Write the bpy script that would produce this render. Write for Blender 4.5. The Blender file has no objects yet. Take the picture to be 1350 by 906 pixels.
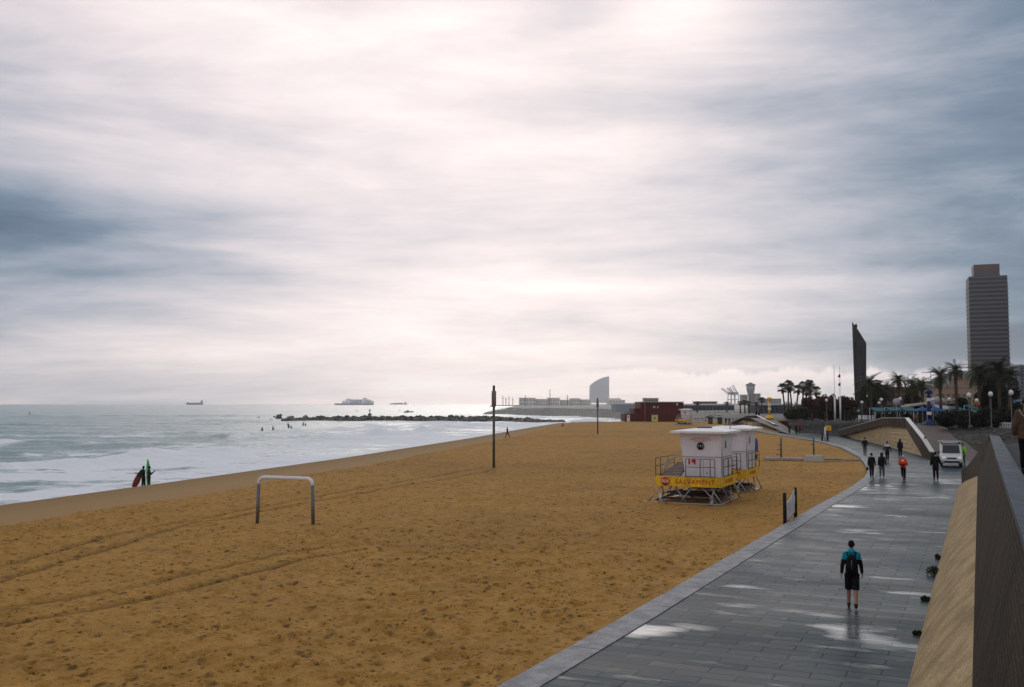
import bpy, bmesh, math, random
import numpy as np
from mathutils import Vector, Matrix, Euler
random.seed(7)
S = bpy.context.scene
C = S.collection
R = math.radians
PI = math.pi
H = 5.3
F = 1312.0
PITCH = math.atan(79 / 1312)
PHI = math.atan(615 / 1312)

# ------------------------------------------------------------------ survey helpers
def ray(px, py):
    u = (px - 675) / F; v = (453 - py) / F
    return Vector((u, math.cos(PITCH) - v * math.sin(PITCH), math.sin(PITCH) + v * math.cos(PITCH)))
def G(px, py, z=0.0):
    r = ray(px, py); k = (z - H) / r.z
    return Vector((r.x * k, r.y * k, z))
def W(px, py, Y):
    r = ray(px, py); k = Y / r.y
    return Vector((r.x * k, Y, H + r.z * k))
def TS(t, s, z=0.0):                      # along / across the promenade
    return Vector((t * math.sin(PHI) + s * math.cos(PHI), t * math.cos(PHI) - s * math.sin(PHI), z))
def tsof(P):
    return (P[0] * math.sin(PHI) + P[1] * math.cos(PHI), P[0] * math.cos(PHI) - P[1] * math.sin(PHI))

# ------------------------------------------------------------------ materials
def srgb(r, g, b):
    f = lambda c: (c / 12.92 if c <= .04045 else ((c + .055) / 1.055) ** 2.4)
    return (f(r / 255), f(g / 255), f(b / 255))
MATS = {}
def mat(name, col, rough=.7, var=.18, scale=6.0, bump=.0, bscale=40.0, metal=0.0, col2=None, spec=None, emit=None, detail=5):
    if name in MATS: return MATS[name]
    m = bpy.data.materials.new(name); m.use_nodes = True
    nt = m.node_tree; N = nt.nodes; L = nt.links
    b = N['Principled BSDF']
    b.inputs['Roughness'].default_value = rough
    b.inputs['Metallic'].default_value = metal
    b.inputs['Specular IOR Level'].default_value = spec if spec is not None else (.5 if rough < .45 else .3 if rough < .6 else .12)
    tc = N.new('ShaderNodeTexCoord')
    ns = N.new('ShaderNodeTexNoise'); ns.inputs['Scale'].default_value = scale; ns.inputs['Detail'].default_value = detail
    L.new(tc.outputs['Object'], ns.inputs['Vector'])
    mr = N.new('ShaderNodeMapRange'); mr.inputs[1].default_value = .3; mr.inputs[2].default_value = .7
    L.new(ns.outputs['Fac'], mr.inputs[0])
    mx = N.new('ShaderNodeMix'); mx.data_type = 'RGBA'
    c2 = col2 or tuple(min(1, c * (1 + var)) for c in col)
    c1 = tuple(c * (1 - var) for c in col) if col2 is None else col
    mx.inputs[6].default_value = (*c1, 1); mx.inputs[7].default_value = (*c2, 1)
    L.new(mr.outputs[0], mx.inputs[0]); L.new(mx.outputs[2], b.inputs['Base Color'])
    if bump:
        n2 = N.new('ShaderNodeTexNoise'); n2.inputs['Scale'].default_value = bscale; n2.inputs['Detail'].default_value = 6
        L.new(tc.outputs['Object'], n2.inputs['Vector'])
        bp = N.new('ShaderNodeBump'); bp.inputs['Strength'].default_value = bump; bp.inputs['Distance'].default_value = .05
        L.new(n2.outputs['Fac'], bp.inputs['Height']); L.new(bp.outputs[0], b.inputs['Normal'])
    if emit:
        b.inputs['Emission Color'].default_value = (*emit[0], 1); b.inputs['Emission Strength'].default_value = emit[1]
    MATS[name] = m
    return m

black = mat('black_paint', (.02, .02, .022), .5)
steel = mat('galvanised_steel', (.34, .34, .35), .38, metal=.7, bump=.1)
dark_steel = mat('weathered_steel', (.07, .06, .055), .55, metal=.3, bump=.1)
white_paint = mat('white_paint', (.78, .77, .76), .5, var=.06, scale=3)
yellow_paint = mat('yellow_paint', (.86, .52, .02), .5, var=.08, scale=3)
red_paint = mat('red_paint', (.55, .035, .02), .5, var=.1)
navy = mat('navy_paint', (.012, .03, .09), .45)
skin_m = mat('skin', (.42, .22, .14), .6, var=.06)
hair_dark = mat('dark_hair', (.015, .011, .009), .7, scale=60, bump=.4)
leaf_m = mat('palm_leaf', (.035, .045, .02), .6, var=.4, scale=3)
trunk_m = mat('palm_trunk', (.09, .065, .045), .85, var=.3, bump=.6, bscale=18)

# ------------------------------------------------------------------ mesh builder
class MB:
    def __init__(s): s.v = []; s.f = []; s.m = []; s.sm = []
    def add(s, vs, fs, mi=0, smooth=False, M=None):
        n = len(s.v)
        if M is not None: vs = [M @ Vector(v) for v in vs]
        s.v.extend([tuple(v) for v in vs]); s.f.extend([tuple(i + n for i in f) for f in fs])
        s.m.extend([mi] * len(fs)); s.sm.extend([smooth] * len(fs)); return s
    def box(s, c, d, mi=0, rot=None, top=None, M=None):
        x, y, z = d[0] / 2, d[1] / 2, d[2] / 2
        tx, ty = (x * top[0], y * top[1]) if top else (x, y)
        vs = [Vector(q) for q in [(-x, -y, -z), (x, -y, -z), (x, y, -z), (-x, y, -z), (-tx, -ty, z), (tx, -ty, z), (tx, ty, z), (-tx, ty, z)]]
        if rot: e = Euler(rot).to_matrix(); vs = [e @ v for v in vs]
        vs = [v + Vector(c) for v in vs]
        return s.add(vs, [(0, 3, 2, 1), (4, 5, 6, 7), (0, 1, 5, 4), (1, 2, 6, 5), (2, 3, 7, 6), (3, 0, 4, 7)], mi, M=M)
    def bbox(s, c, d, b=.02, mi=0, M=None):            # bevelled box
        bm = bmesh.new(); bmesh.ops.create_cube(bm, size=1)
        bmesh.ops.scale(bm, vec=d, verts=bm.verts)
        bmesh.ops.bevel(bm, geom=bm.edges[:], offset=b, segments=2, affect='EDGES')
        bm.verts.index_update()
        vs = [v.co + Vector(c) for v in bm.verts]; fs = [[v.index for v in f.verts] for f in bm.faces]; bm.free()
        return s.add(vs, fs, mi, M=M)
    def tube(s, pts, r, n=8, mi=0, cap=True, smooth=True, M=None, flat=1.0):
        pts = [Vector(p) for p in pts]
        rs = r if isinstance(r, (list, tuple)) else [r] * len(pts)
        vs = []; fs = []; up = None
        for i, p in enumerate(pts):
            a = pts[max(i - 1, 0)]; b = pts[min(i + 1, len(pts) - 1)]
            d = (b - a)
            if d.length < 1e-9: d = Vector((0, 0, 1))
            d.normalize()
            if up is None:
                up = Vector((0, 0, 1)) if abs(d.z) < .9 else Vector((0, 1, 0))
            x = up.cross(d)
            if x.length < 1e-6: x = Vector((1, 0, 0)).cross(d)
            x.normalize(); y = d.cross(x); up = y
            rr = rs[i]; rx, ry = rr if isinstance(rr, (list, tuple)) else (rr, rr * flat)
            for k in range(n):
                t = 2 * PI * k / n
                vs.append(p + x * math.cos(t) * rx + y * math.sin(t) * ry)
        for i in range(len(pts) - 1):
            for k in range(n):
                a = i * n + k; b = i * n + (k + 1) % n
                fs.append((a, b, b + n, a + n))
        if cap:
            fs.append(tuple(reversed(range(n)))); fs.append(tuple(range((len(pts) - 1) * n, len(pts) * n)))
        return s.add(vs, fs, mi, smooth, M=M)
    def lathe(s, prof, n=16, c=(0, 0, 0), mi=0, smooth=True, M=None):
        vs = []; fs = []
        for r, z in prof:
            for k in range(n):
                t = 2 * PI * k / n; vs.append((c[0] + r * math.cos(t), c[1] + r * math.sin(t), c[2] + z))
        for i in range(len(prof) - 1):
            for k in range(n):
                a = i * n + k; b = i * n + (k + 1) % n; fs.append((a, b, b + n, a + n))
        fs.append(tuple(reversed(range(n)))); fs.append(tuple(range((len(prof) - 1) * n, len(prof) * n)))
        return s.add(vs, fs, mi, smooth, M=M)
    def ball(s, c, r, n=12, m=8, mi=0, M=None, smooth=True):
        rx, ry, rz = r if isinstance(r, (list, tuple)) else (r, r, r)
        vs = [(c[0], c[1], c[2] - rz)]; fs = []
        for j in range(1, m):
            a = -PI / 2 + PI * j / m
            for k in range(n):
                t = 2 * PI * k / n
                vs.append((c[0] + rx * math.cos(a) * math.cos(t), c[1] + ry * math.cos(a) * math.sin(t), c[2] + rz * math.sin(a)))
        vs.append((c[0], c[1], c[2] + rz)); e = len(vs) - 1
        for k in range(n):
            fs.append((0, 1 + (k + 1) % n, 1 + k))
            fs.append((e, e - n + k, e - n + (k + 1) % n))
        for j in range(m - 2):
            for k in range(n):
                a = 1 + j * n + k; b = 1 + j * n + (k + 1) % n; fs.append((a, b, b + n, a + n))
        return s.add(vs, fs, mi, smooth, M=M)
    def prism(s, poly, ax, lo, hi, mi=0, M=None):       # poly in the plane normal to axis ax, extruded lo..hi
        n = len(poly)
        def P(p, h):
            return {'x': (h, p[0], p[1]), 'y': (p[0], h, p[1]), 'z': (p[0], p[1], h)}[ax]
        vs = [P(p, lo) for p in poly] + [P(p, hi) for p in poly]
        fs = [tuple(reversed(range(n))), tuple(range(n, 2 * n))] + [(i, (i + 1) % n, (i + 1) % n + n, i + n) for i in range(n)]
        return s.add(vs, fs, mi, M=M)
    def quad(s, a, b, c, d, mi=0): return s.add([a, b, c, d], [(0, 1, 2, 3)], mi)
    def mesh(s, name, mats):
        me = bpy.data.meshes.new(name); me.from_pydata(s.v, [], s.f)
        for m in (mats if isinstance(mats, (list, tuple)) else [mats]): me.materials.append(m)
        me.polygons.foreach_set('material_index', s.m); me.polygons.foreach_set('use_smooth', s.sm)
        me.update(); return me
    def build(s, name, mats, parent=None, fix=True):
        me = s.mesh(name, mats)
        if fix:
            bm = bmesh.new(); bm.from_mesh(me); bmesh.ops.recalc_face_normals(bm, faces=bm.faces); bm.to_mesh(me); bm.free()
        o = bpy.data.objects.new(name, me); C.objects.link(o)
        if parent is not None: o.parent = parent
        return o

def tag(o, label=None, cat=None, group=None, kind=None):
    if label: o['label'] = label
    if cat: o['category'] = cat
    if group: o['group'] = group
    if kind: o['kind'] = kind
    return o
def thing(name, label, cat, loc=(0, 0, 0), rz=0, group=None, sc=None):
    o = bpy.data.objects.new(name, None); C.objects.link(o)
    o.location = loc; o.rotation_euler = (0, 0, rz); o.empty_display_size = .2
    if sc: o.scale = (sc, sc, sc)
    return tag(o, label, cat, group)
def dup(root, loc, rz=0, label=None, sc=None, group=None):
    def cp(o, par):
        c = o.copy(); C.objects.link(c); c.parent = par
        for ch in [q for q in o.children]: cp(ch, c)
        return c
    r = cp(root, None); r.location = loc; r.rotation_euler = (0, 0, rz)
    if sc: r.scale = (sc, sc, sc) if not isinstance(sc, tuple) else sc
    if label: r['label'] = label
    if group: r['group'] = group
    return r
def text(name, s, size, m, parent, loc, rot, ext=.004, align='CENTER', spacing=1.0, bold=0.0):
    cu = bpy.data.curves.new(name, 'FONT'); cu.body = s; cu.size = size; cu.extrude = ext
    cu.align_x = align; cu.align_y = 'CENTER'; cu.space_character = spacing; cu.offset = bold; cu.resolution_u = 4
    t = bpy.data.objects.new(name, cu); C.objects.link(t)
    dg = bpy.context.evaluated_depsgraph_get()
    me = bpy.data.meshes.new_from_object(t.evaluated_get(dg))
    bpy.data.objects.remove(t); me.materials.clear(); me.materials.append(m)
    o = bpy.data.objects.new(name, me); C.objects.link(o); o.parent = parent
    o.location = loc; o.rotation_euler = rot
    return o

# ------------------------------------------------------------------ numpy noise
def _h(ix, iy, seed):
    n = (ix.astype(np.int64) * 374761393 + iy.astype(np.int64) * 668265263 + seed * 974634777) & 0x7fffffff
    n = ((n ^ (n >> 13)) * 1274126177) & 0x7fffffff
    return ((n ^ (n >> 16)) & 0xffffff) / float(0xffffff)
def vnoise(x, y, seed=0):
    ix = np.floor(x); iy = np.floor(y); fx = x - ix; fy = y - iy
    fx = fx * fx * (3 - 2 * fx); fy = fy * fy * (3 - 2 * fy)
    a = _h(ix, iy, seed); b = _h(ix + 1, iy, seed); c = _h(ix, iy + 1, seed); d = _h(ix + 1, iy + 1, seed)
    return (a * (1 - fx) + b * fx) * (1 - fy) + (c * (1 - fx) + d * fx) * fy
def fbm(x, y, o=4, seed=0):
    r = 0; a = .5
    for i in range(o): r = r + a * vnoise(x, y, seed + i * 17); x = x * 2.03 + 3.1; y = y * 2.03 + 1.7; a *= .5
    return r
def sstep(a, b, x):
    t = np.clip((x - a) / (b - a), 0, 1); return t * t * (3 - 2 * t)
def polydist(x, y, pts):
    """signed distance to an open polyline; positive to its right"""
    best = np.full(x.shape, 1e18); sg = np.ones(x.shape)
    for (ax, ay), (bx, by) in zip(pts[:-1], pts[1:]):
        dx, dy = bx - ax, by - ay; L2 = dx * dx + dy * dy
        t = np.clip(((x - ax) * dx + (y - ay) * dy) / L2, 0, 1)
        qx = x - ax - t * dx; qy = y - ay - t * dy; d = qx * qx + qy * qy
        cr = dx * (y - ay) - dy * (x - ax)
        m = d < best - 1e-9; best = np.where(m, d, best); sg = np.where(m, np.where(cr < 0, 1., -1.), sg)
    return np.sqrt(best) * sg
def polar_sheet(name, rs, th, zf, m, attrs=None):
    r, t = np.meshgrid(rs, th, indexing='ij')
    x = r * np.sin(t); y = r * np.cos(t); z, at = zf(x, y, r)
    nr, nt_ = r.shape
    co = np.stack([x, y, z], -1).reshape(-1, 3).astype(np.float32)
    i = np.arange(nr - 1)[:, None] * nt_ + np.arange(nt_ - 1)[None, :]
    q = np.stack([i, i + nt_, i + nt_ + 1, i + 1], -1).reshape(-1, 4)
    q = q[:, ::-1]
    me = bpy.data.meshes.new(name)
    me.vertices.add(len(co)); me.vertices.foreach_set('co', co.ravel())
    me.loops.add(q.size); me.loops.foreach_set('vertex_index', q.ravel().astype(np.int32))
    me.polygons.add(len(q)); me.polygons.foreach_set('loop_start', (np.arange(len(q)) * 4).astype(np.int32))
    me.polygons.foreach_set('use_smooth', np.ones(len(q), bool))
    me.update(calc_edges=True); me.validate()
    if me.polygons[0].normal.z < 0: me.flip_normals()
    for k, v in (at or {}).items():
        a = me.attributes.new(k, 'FLOAT', 'POINT'); a.data.foreach_set('value', v.ravel().astype(np.float32))
    me.materials.append(m)
    o = bpy.data.objects.new(name, me); C.objects.link(o); o['kind'] = 'structure'
    return o

# ------------------------------------------------------------------ camera, light, world
cam = bpy.data.cameras.new('camera'); co = bpy.data.objects.new('camera', cam); C.objects.link(co)
co.location = (0, 0, H); co.rotation_euler = (PI / 2 + PITCH, 0, 0)
cam.lens = 35.0 * 1312 / 1312.5; cam.sensor_width = 36; cam.clip_start = .1; cam.clip_end = 60000
S.camera = co
SUN_EL, SUN_AZ = R(23), R(7)
sun = bpy.data.lights.new('sun', 'SUN'); so = bpy.data.objects.new('sun', sun); C.objects.link(so)
sun.energy = .55; sun.angle = R(45); sun.color = (1, .95, .90)
sd = Vector((math.sin(SUN_AZ) * math.cos(SUN_EL), math.cos(SUN_AZ) * math.cos(SUN_EL), math.sin(SUN_EL)))
so.rotation_euler = sd.to_track_quat('Z', 'Y').to_euler()
so.location = (0, 0, 30)

w = bpy.data.worlds.new('World'); S.world = w; w.use_nodes = True
nt = w.node_tree; N = nt.nodes; L = nt.links; N.clear()
out = N.new('ShaderNodeOutputWorld'); bg = N.new('ShaderNodeBackground'); bg.inputs[1].default_value = .1
L.new(bg.outputs[0], out.inputs[0])
sky = N.new('ShaderNodeTexSky'); sky.sky_type = 'NISHITA'; sky.sun_disc = False
sky.sun_elevation = SUN_EL; sky.sun_rotation = SUN_AZ; sky.air_density = 1.0; sky.dust_density = .6
tc = N.new('ShaderNodeTexCoord')
def M_(op, a, b=None, c=None, clamp=False):
    n = N.new('ShaderNodeMath'); n.operation = op; n.use_clamp = clamp
    for i, v in enumerate((a, b, c)):
        if v is None: continue
        if isinstance(v, (int, float)): n.inputs[i].default_value = v
        else: L.new(v, n.inputs[i])
    return n.outputs[0]
def gauss(x, c, s):            # exp(-((x-c)/s)^2)
    d = M_('DIVIDE', M_('SUBTRACT', x, c), s)
    return M_('EXPONENT', M_('MULTIPLY', M_('MULTIPLY', d, d), -1))
def ramp_(x, a, b):
    n = N.new('ShaderNodeMapRange'); n.interpolation_type = 'SMOOTHSTEP'
    L.new(x, n.inputs[0]); n.inputs[1].default_value = a; n.inputs[2].default_value = b
    return n.outputs[0]
def noise_(vec, scale, detail=6, rough=.55, dist=0.0):
    n = N.new('ShaderNodeTexNoise'); L.new(vec, n.inputs['Vector']); n.inputs['Scale'].default_value = scale
    n.inputs['Detail'].default_value = detail; n.inputs['Roughness'].default_value = rough; n.inputs['Distortion'].default_value = dist
    return n.outputs['Fac']
def comb(x, y, z=0.0):
    n = N.new('ShaderNodeCombineXYZ')
    for i, v in enumerate((x, y, z)):
        if isinstance(v, (int, float)): n.inputs[i].default_value = v
        else: L.new(v, n.inputs[i])
    return n.outputs[0]
def mixc(f, a, b):
    n = N.new('ShaderNodeMix'); n.data_type = 'RGBA'
    L.new(f, n.inputs[0]) if not isinstance(f, float) else setattr(n.inputs[0], 'default_value', f)
    for i, v in ((6, a), (7, b)):
        if isinstance(v, tuple): n.inputs[i].default_value = (*v, 1)
        else: L.new(v, n.inputs[i])
    return n.outputs[2]
sx = N.new('ShaderNodeSeparateXYZ'); L.new(tc.outputs['Generated'], sx.inputs[0])
X, Y_, Z_ = sx.outputs
el = M_('MULTIPLY', M_('ARCSINE', Z_), 180 / PI)
az = M_('MULTIPLY', M_('ARCTAN2', X, Y_), 180 / PI)
# cloud deck seen in perspective: streaks pile up towards the horizon
zz = M_('ADD', M_('MAXIMUM', Z_, 0.0), .11)
cu = M_('DIVIDE', X, zz); cv = M_('DIVIDE', Y_, zz)
deck = comb(M_('MULTIPLY', cu, .55), cv, 2.3)
n1 = noise_(deck, .95, 12, .56, .5)
n2 = noise_(comb(M_('MULTIPLY', cu, .8), cv, 7.7), 2.6, 12, .62, .4)
nb = noise_(comb(M_('MULTIPLY', az, .042), M_('MULTIPLY', el, .21), 3.2), 1.1, 12, .58, .35)
nf = M_('ADD', M_('ADD', M_('MULTIPLY', n1, .36), M_('MULTIPLY', n2, .14)), M_('MULTIPLY', nb, .50))   # about .5
nf = M_('SUBTRACT', nf, .5)
# light through the deck round the hidden sun
glow = M_('MULTIPLY', gauss(az, -2.0, 17.0), M_('ADD', .80, M_('MULTIPLY', gauss(el, 14.0, 14.0), .20)))
spot = M_('MULTIPLY', gauss(az, 10.0, 4.0), gauss(el, 24.0, 3.5))
leftup = M_('MULTIPLY', gauss(az, -24.0, 15.0), gauss(el, 24.0, 11.0))
leftbank = M_('MULTIPLY', gauss(az, -30.0, 15.0), gauss(el, 8.2, 3.0))
lowleft = M_('MULTIPLY', gauss(az, -22.0, 14.0), gauss(el, 3.0, 2.0))
rightdark = M_('MULTIPLY', ramp_(az, 12.0, 30.0), ramp_(az, 95.0, 60.0))
behind = ramp_(M_('ABSOLUTE', az), 50.0, 100.0)
b0 = M_('ADD', M_('MULTIPLY', glow, .45), .38)
b0 = M_('ADD', b0, M_('MULTIPLY', spot, .42))
b0 = M_('ADD', b0, M_('MULTIPLY', leftup, .34))
b0 = M_('ADD', b0, M_('MULTIPLY', lowleft, .22))
b0 = M_('ADD', b0, M_('MULTIPLY', behind, .10))
b0 = M_('SUBTRACT', b0, M_('MULTIPLY', leftbank, .30))
b0 = M_('SUBTRACT', b0, M_('MULTIPLY', rightdark, .24))
b0 = M_('ADD', b0, M_('MULTIPLY', nf, 1.75))
# low cumulus bank: lit tops over a blue-grey gap
ctop = noise_(comb(M_('MULTIPLY', az, .35), .0, 4.1), 1.0, 6, .6)
ctop2 = M_('ADD', M_('MULTIPLY', ctop, 3.2), .4)
cedge = ramp_(M_('SUBTRACT', ctop2, el), -.02, .35)
cfall = ramp_(M_('SUBTRACT', ctop2, el), 2.4, .2)
cum = M_('MULTIPLY', M_('MULTIPLY', cedge, cfall), ramp_(az, 2.0, 12.0))
b0 = M_('ADD', b0, M_('MULTIPLY', cum, .34))
gap = M_('MULTIPLY', gauss(el, 3.2, .7), ramp_(az, 6.0, 16.0))
b0 = M_('SUBTRACT', b0, M_('MULTIPLY', gap, .16))
br = M_('MAXIMUM', M_('MINIMUM', b0, 1.12), .05)
ramp = N.new('ShaderNodeValToRGB'); L.new(br, ramp.inputs[0])
cr = ramp.color_ramp; cr.elements[0].position = .0; cr.elements[0].color = (*srgb(70, 92, 116), 1)
cr.elements[1].position = 1.0; cr.elements[1].color = (*srgb(255, 249, 246), 1)
for p_, c_ in ((.22, srgb(112, 131, 151)), (.42, srgb(168, 172, 185)), (.62, srgb(213, 206, 211)), (.82, srgb(243, 230, 230))):
    e_ = cr.elements.new(p_); e_.color = (*c_, 1)
clouds = N.new('ShaderNodeVectorMath'); clouds.operation = 'SCALE'; L.new(ramp.outputs[0], clouds.inputs[0]); clouds.inputs[3].default_value = 10.6
# a little of the blue sky shows through the deck where it is thin (away from the glow)
final = mixc(.05, clouds.outputs[0], sky.outputs[0])
L.new(final, bg.inputs[0])

S.view_settings.view_transform = 'Standard'; S.view_settings.look = 'None'; S.view_settings.gamma = 1
S.view_settings.exposure = 0.0
S.render.engine = 'CYCLES'
S.cycles.use_denoising = True
S.cycles.max_bounces = 6; S.cycles.diffuse_bounces = 2; S.cycles.glossy_bounces = 3; S.cycles.volume_bounces = 1
S.cycles.transparent_max_bounces = 8
S.cycles.sample_clamp_indirect = 4

# ------------------------------------------------------------------ shoreline
SHORE = [(-75, -140), (-44, 0), (-34, 34), (-28.7, 56.2), (-24.7, 73.3), (-17.8, 104.2), (-6.9, 164.2), (2.5, 225), (13.5, 290), (24, 306), (48, 318), (95, 345), (300, 640), (3000, 5200), (9000, 12000)]
KERB = [(-30, -8.6), (0, -8.4), (17.1, -8.31), (24, -8.14), (39.5, -7.95), (54.7, -7.77), (66, -7.5), (75.5, -7.6), (82, -8.0), (89, -8.75), (104, -10.8), (126, -15.2), (142.3, -19.6), (159.5, -25.9), (191, -38), (211, -48.4), (235, -60)]
KXY = [tuple(TS(t, s)[:2]) for t, s in KERB]
BERM = [(-40, -40), (-32, 10), (-27.2, 32), (-23.5, 46.1), (-21.7, 54.6), (-17.9, 68.6), (-16.1, 77.1), (-12, 98), (-4, 145), (4, 200), (14, 270)]
def groove(x, y, pts, wd):
    return np.exp(-(polydist(x, y, pts) / wd) ** 2)
def trk(l): return [tuple(G(a, b, -.3)[:2]) for a, b in l]
TRACKS = [trk([(-60, 758), (0, 746), (133, 710), (317, 671.7), (450, 647), (560, 629), (640, 615)]),
          trk([(-60, 779), (0, 765), (133, 725), (253, 691.7), (343, 673), (450, 653), (570, 634), (650, 619)]),
          trk([(-60, 816), (0, 805), (133, 781.7), (250, 756.7), (350, 735), (420, 722)]),
          trk([(-60, 838), (0, 826.7), (133, 801.7), (217, 783), (363, 746), (400, 737), (470, 725)])]
def worley(x, y, cell, seed, rmin, rmax):
    """height of scattered footprint-like pits, -1..small rim"""
    gx = x / cell; gy = y / cell; ix = np.floor(gx); iy = np.floor(gy); o = np.zeros_like(x)
    for dx in (-1, 0, 1):
        for dy in (-1, 0, 1):
            cx = ix + dx; cy = iy + dy
            px = cx + _h(cx, cy, seed); py = cy + _h(cx, cy, seed + 1)
            rr = (rmin + (rmax - rmin) * _h(cx, cy, seed + 2) ** 2) / cell; a = _h(cx, cy, seed + 3) * PI
            qx = (gx - px) * np.cos(a) + (gy - py) * np.sin(a); qy = -(gx - px) * np.sin(a) + (gy - py) * np.cos(a)
            d = np.sqrt((qx / 1.0) ** 2 + (qy / 1.9) ** 2) / rr
            on = _h(cx, cy, seed + 4) * .7 + .3
            o = o + on * (-np.exp(-d * d) + .45 * np.exp(-((d - 1.45) / .45) ** 2)) * rr * cell
    return o
def sand_z(x, y, r):
    d = polydist(x, y, SHORE)                          # + on land
    dk = polydist(x, y, KXY)                           # - on the beach side
    z = np.full(x.shape, -.3)
    sl = np.clip(-d, 0, None)
    z = z - np.minimum(sl * .22 + sl * sl * .004, 5.0)
    berm = polydist(x, y, BERM)                        # + landward of the berm line
    wob = (fbm(x * .12, y * .12, 3, 5) - .45) * 1.6
    soft = sstep(-.35, .25, berm + wob)
    z = z - .10 * (1 - soft) * sstep(0, 30, d + 25)
    land = sstep(-.5, 1.5, d)
    near = np.exp(-np.clip(r - 20, 0, None) / 70)
    und = (fbm(x * .35, y * .35, 4, 3) - .47) * .22 + (fbm(x * .05, y * .05, 3, 9) - .45) * .35
    z = z + und * soft * land * sstep(.2, 3, -dk)
    dens = .60 + .40 * sstep(.38, .58, fbm(x * .10, y * .10, 3, 31))
    pits = worley(x, y, .42, 11, .04, .12) * 1.5 + worley(x + 50, y + 9, .9, 51, .08, .20) * .8
    z = z + pits * soft * dens * land * sstep(.0, .8, -dk)
    z = z + (fbm(x * 2.6, y * 2.6, 4, 77) - .45) * .05 * soft * land
    z = z + (fbm(x * 1.2, y * .4, 2, 78) - .45) * .03 * (1 - soft) * land
    g = np.zeros_like(x)
    sel = r < 130
    if sel.any():
        gg = np.zeros(int(sel.sum())); xs = x[sel]; ys = y[sel]
        for i, tr in enumerate(TRACKS):
            xw = xs + (fbm(xs * .3, ys * .3, 2, 90) - .4) * .25
            wgt = 1.0 if i != 2 else .7
            gg = np.maximum(gg, groove(xw, ys, tr, .19) * wgt * (.55 + .6 * fbm(xs * .8, ys * .8, 2, 40 + i)))
        g[sel] = gg
    z = z - g * .16
    z = z + .18 * np.exp(-np.clip(-dk, 0, None) / 1.2) * (dk < 0)
    # under the promenade and the town the sand stays well below the paving
    z = np.where(dk > .25, np.minimum(z, -.3), z)
    damp = sstep(.42, .60, fbm(x * .07 + 4, y * .07, 4, 61)) * .3 + .3 * sstep(.4, .62, fbm(x * .6, y * .6, 3, 66))
    wet = sstep(6.0, -1.0, d)
    return z, {'smooth_sand': 1 - soft, 'damp': damp * soft, 'wet': wet, 'track': g}

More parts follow.
